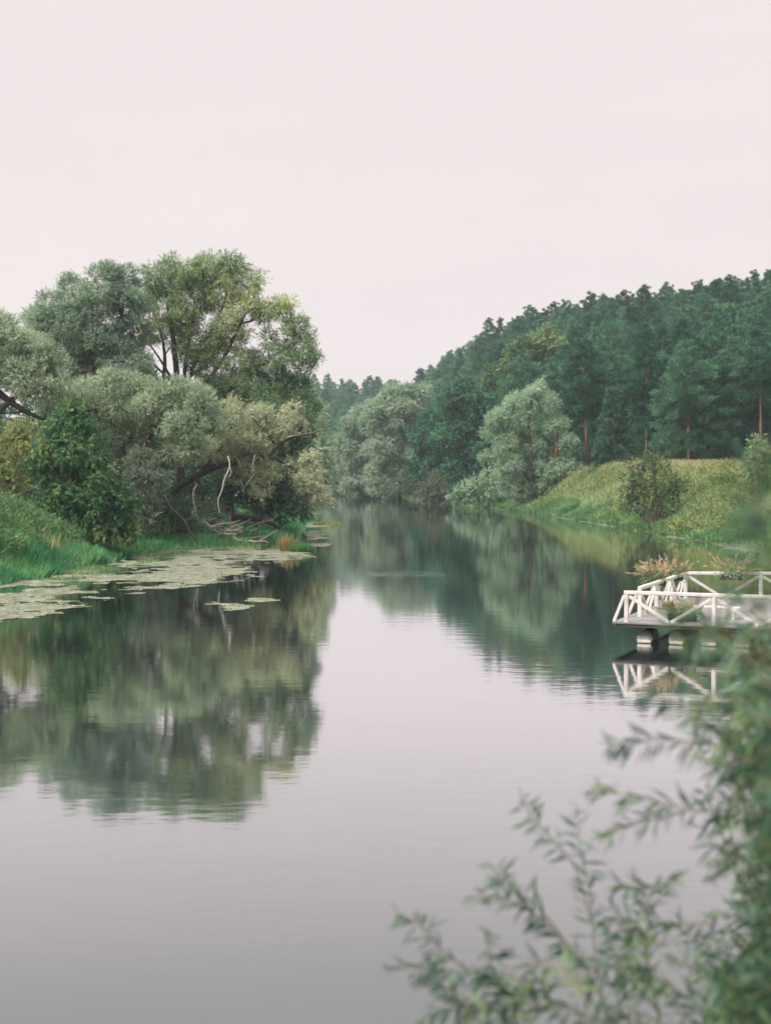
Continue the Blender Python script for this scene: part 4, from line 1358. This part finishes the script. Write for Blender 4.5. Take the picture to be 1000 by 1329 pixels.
# dense mass at the right edge
for i in range(300):
    Y = rn.uniform(3.9, 6.6)
    tx = rn.triangular(885, 1000, 1130)
    ty = rn.uniform(835, 1345)
    if tx < 925 and ty < 930: tx += 50
    if tx < 910 and 1100 < ty: tx += 22 * rn.random()
    e = W(tx, ty, Y)
    ln = rn.uniform(.3, .6)
    d = unit(np.array([-rn.uniform(.15, 1.0), rn.normal() * .4, rn.uniform(-.15, .9)]))
    s = e - d * ln
    m = (s + e) / 2 + np.array([0, 0, .07]) + rn.normal(size=3) * .03
    if rn.random() < .5: e = e - np.array([0, 0, .08])
    shoot([s, m, e], r0=.004, nleaf=int(30 * ln / .45), t0=.02)
# main stems from the root
for i in range(16):
    tgt = W(rn.uniform(930, 1120), rn.uniform(900, 1340), rn.uniform(4.2, 6.4))
    b0 = BO + np.array([rn.normal() * .15, rn.normal() * .15, -.05])
    stems.add([b0, b0 * .5 + tgt * .5 + np.array([.12, 0, -.1]) + rn.normal(size=3) * .08, tgt], .016, .006)
for px, py, Y in [(800, 1345, 5.2), (790, 1345, 5.6), (820, 1350, 5.0), (860, 1345, 5.4), (700, 1350, 5.0), (640, 1350, 5.0), (960, 1350, 5.0)]:
    tgt = W(px, py, Y)
    stems.add([BO, BO * .45 + tgt * .55 + np.array([.05, .05, -.15]), tgt], .013, .0075)
P, D, N = (np.array(NL[k]) for k in range(3))
Ln, Wn = np.array(NL[3]), np.array(NL[4])
D = unit(D)
S = unit(np.cross(D, N))
Nn = np.cross(S, D)
lv = np.empty((len(P), 8, 3))
prof = [(0, .0), (.22, .8), (.5, 1.0), (.8, .5), (1.0, 0), (.8, -.5), (.5, -1.0), (.22, -.8)]
for k_, (t, s) in enumerate(prof):
    lv[:, k_] = P + D * (Ln * t)[:, None] + S * (Wn * .5 * s)[:, None] + Nn * (Ln * (.06 * math.sin(t * 3.14) - .12 * t * t))[:, None] - BO
link('leaves', mesh_arrays('leaves', lv.reshape(-1, 3), 8, np.arange(len(P) * 8), M['near_leaf']), bush)
link('stems', stems.mesh('stems', M['twig'], BO), bush)

# ------------------------------------------------------------------ haze
HAZE = True
if HAZE:
    x0, x1, y0, y1, z0, z1 = -332, 262, -42, 842, -3.6, 78
    V = [(x, y, z) for z in (z0, z1) for y in (y0, y1) for x in (x0, x1)]
    me = bpy.data.meshes.new('haze')
    me.from_pydata(V, [], [(0, 2, 3, 1), (4, 5, 7, 6), (0, 1, 5, 4), (2, 6, 7, 3), (0, 4, 6, 2), (1, 3, 7, 5)])
    m, nt, out = new_mat('haze')
    v = nt.nodes.new('ShaderNodeVolumePrincipled')
    v.inputs['Color'].default_value = (.84, .95, .98, 1)
    v.inputs['Density'].default_value = 0.00021
    v.inputs['Anisotropy'].default_value = 0.2
    nt.links.new(v.outputs[0], out.inputs['Volume'])
    me.materials.append(m)
    tag(link('haze', me), 'thin bluish evening haze over the river valley', 'haze', kind='stuff')

# ------------------------------------------------------------------ light
SUN_EL, SUN_AZ = R(44), R(236)          # azimuth clockwise from +Y (north)
world = bpy.data.worlds.new('World')
scene.world = world
world.use_nodes = True
nt = world.node_tree
nt.nodes.clear()
wo = nt.nodes.new('ShaderNodeOutputWorld')
bg = nt.nodes.new('ShaderNodeBackground')
sky = nt.nodes.new('ShaderNodeTexSky')
sky.sky_type = 'NISHITA'
sky.sun_disc = False
sky.sun_elevation = SUN_EL
sky.sun_rotation = SUN_AZ
sky.air_density = 1.0
sky.dust_density = 4.0
tc = nt.nodes.new('ShaderNodeTexCoord')
sp = nt.nodes.new('ShaderNodeSeparateXYZ')
nt.links.new(tc.outputs['Generated'], sp.inputs[0])
# overcast cloud sheet: even near the horizon, about twice as bright overhead
lum = ramp(nt, sp.outputs[2], [(0.0, (9.35, 8.33, 8.3)), (0.33, (9.45, 8.4, 8.38)), (0.75, (25, 25, 25.3)), (1.0, (29, 29, 29.5))])
cmp_ = nt.nodes.new('ShaderNodeMapping')
cmp_.inputs['Scale'].default_value = (1, 1, 4)
nt.links.new(tc.outputs['Generated'], cmp_.inputs[0])
cl = noise(nt, 2.0, 5, vec=cmp_.outputs[0])
lum = mixc(nt, 1.0, lum, ramp(nt, cl, [(.3, (.955, .957, .962)), (.7, (1.025, 1.02, 1.018))]), 'MULTIPLY')
c = mixc(nt, 0.93, sky.outputs[0], lum)
nt.links.new(c, bg.inputs[0])
bg.inputs[1].default_value = 0.1
nt.links.new(bg.outputs[0], wo.inputs[0])

sd = bpy.data.lights.new('sun', 'SUN')
sd.energy = 4.6
sd.angle = R(10)
sd.color = (1.0, .96, .89)
sun = bpy.data.objects.new('sun', sd)
COL.objects.link(sun)
to = Vector((math.sin(SUN_AZ) * math.cos(SUN_EL), math.cos(SUN_AZ) * math.cos(SUN_EL), math.sin(SUN_EL)))
sun.rotation_euler = to.to_track_quat('Z', 'Y').to_euler()

# ------------------------------------------------------------------ render settings
vs = scene.view_settings
vs.view_transform = 'Standard'
vs.look = 'None'
vs.gamma = 1
vs.exposure = 0.0
cy = scene.cycles
cy.max_bounces = 8
cy.diffuse_bounces = 4
cy.glossy_bounces = 3
cy.transmission_bounces = 2
cy.transparent_max_bounces = 4
cy.volume_bounces = 0
cy.use_denoising = True
cy.filter_width = 1.7
cy.caustics_reflective = False
cy.caustics_refractive = False
cy.sample_clamp_indirect = 4
print('leaves', LEAVES[0])
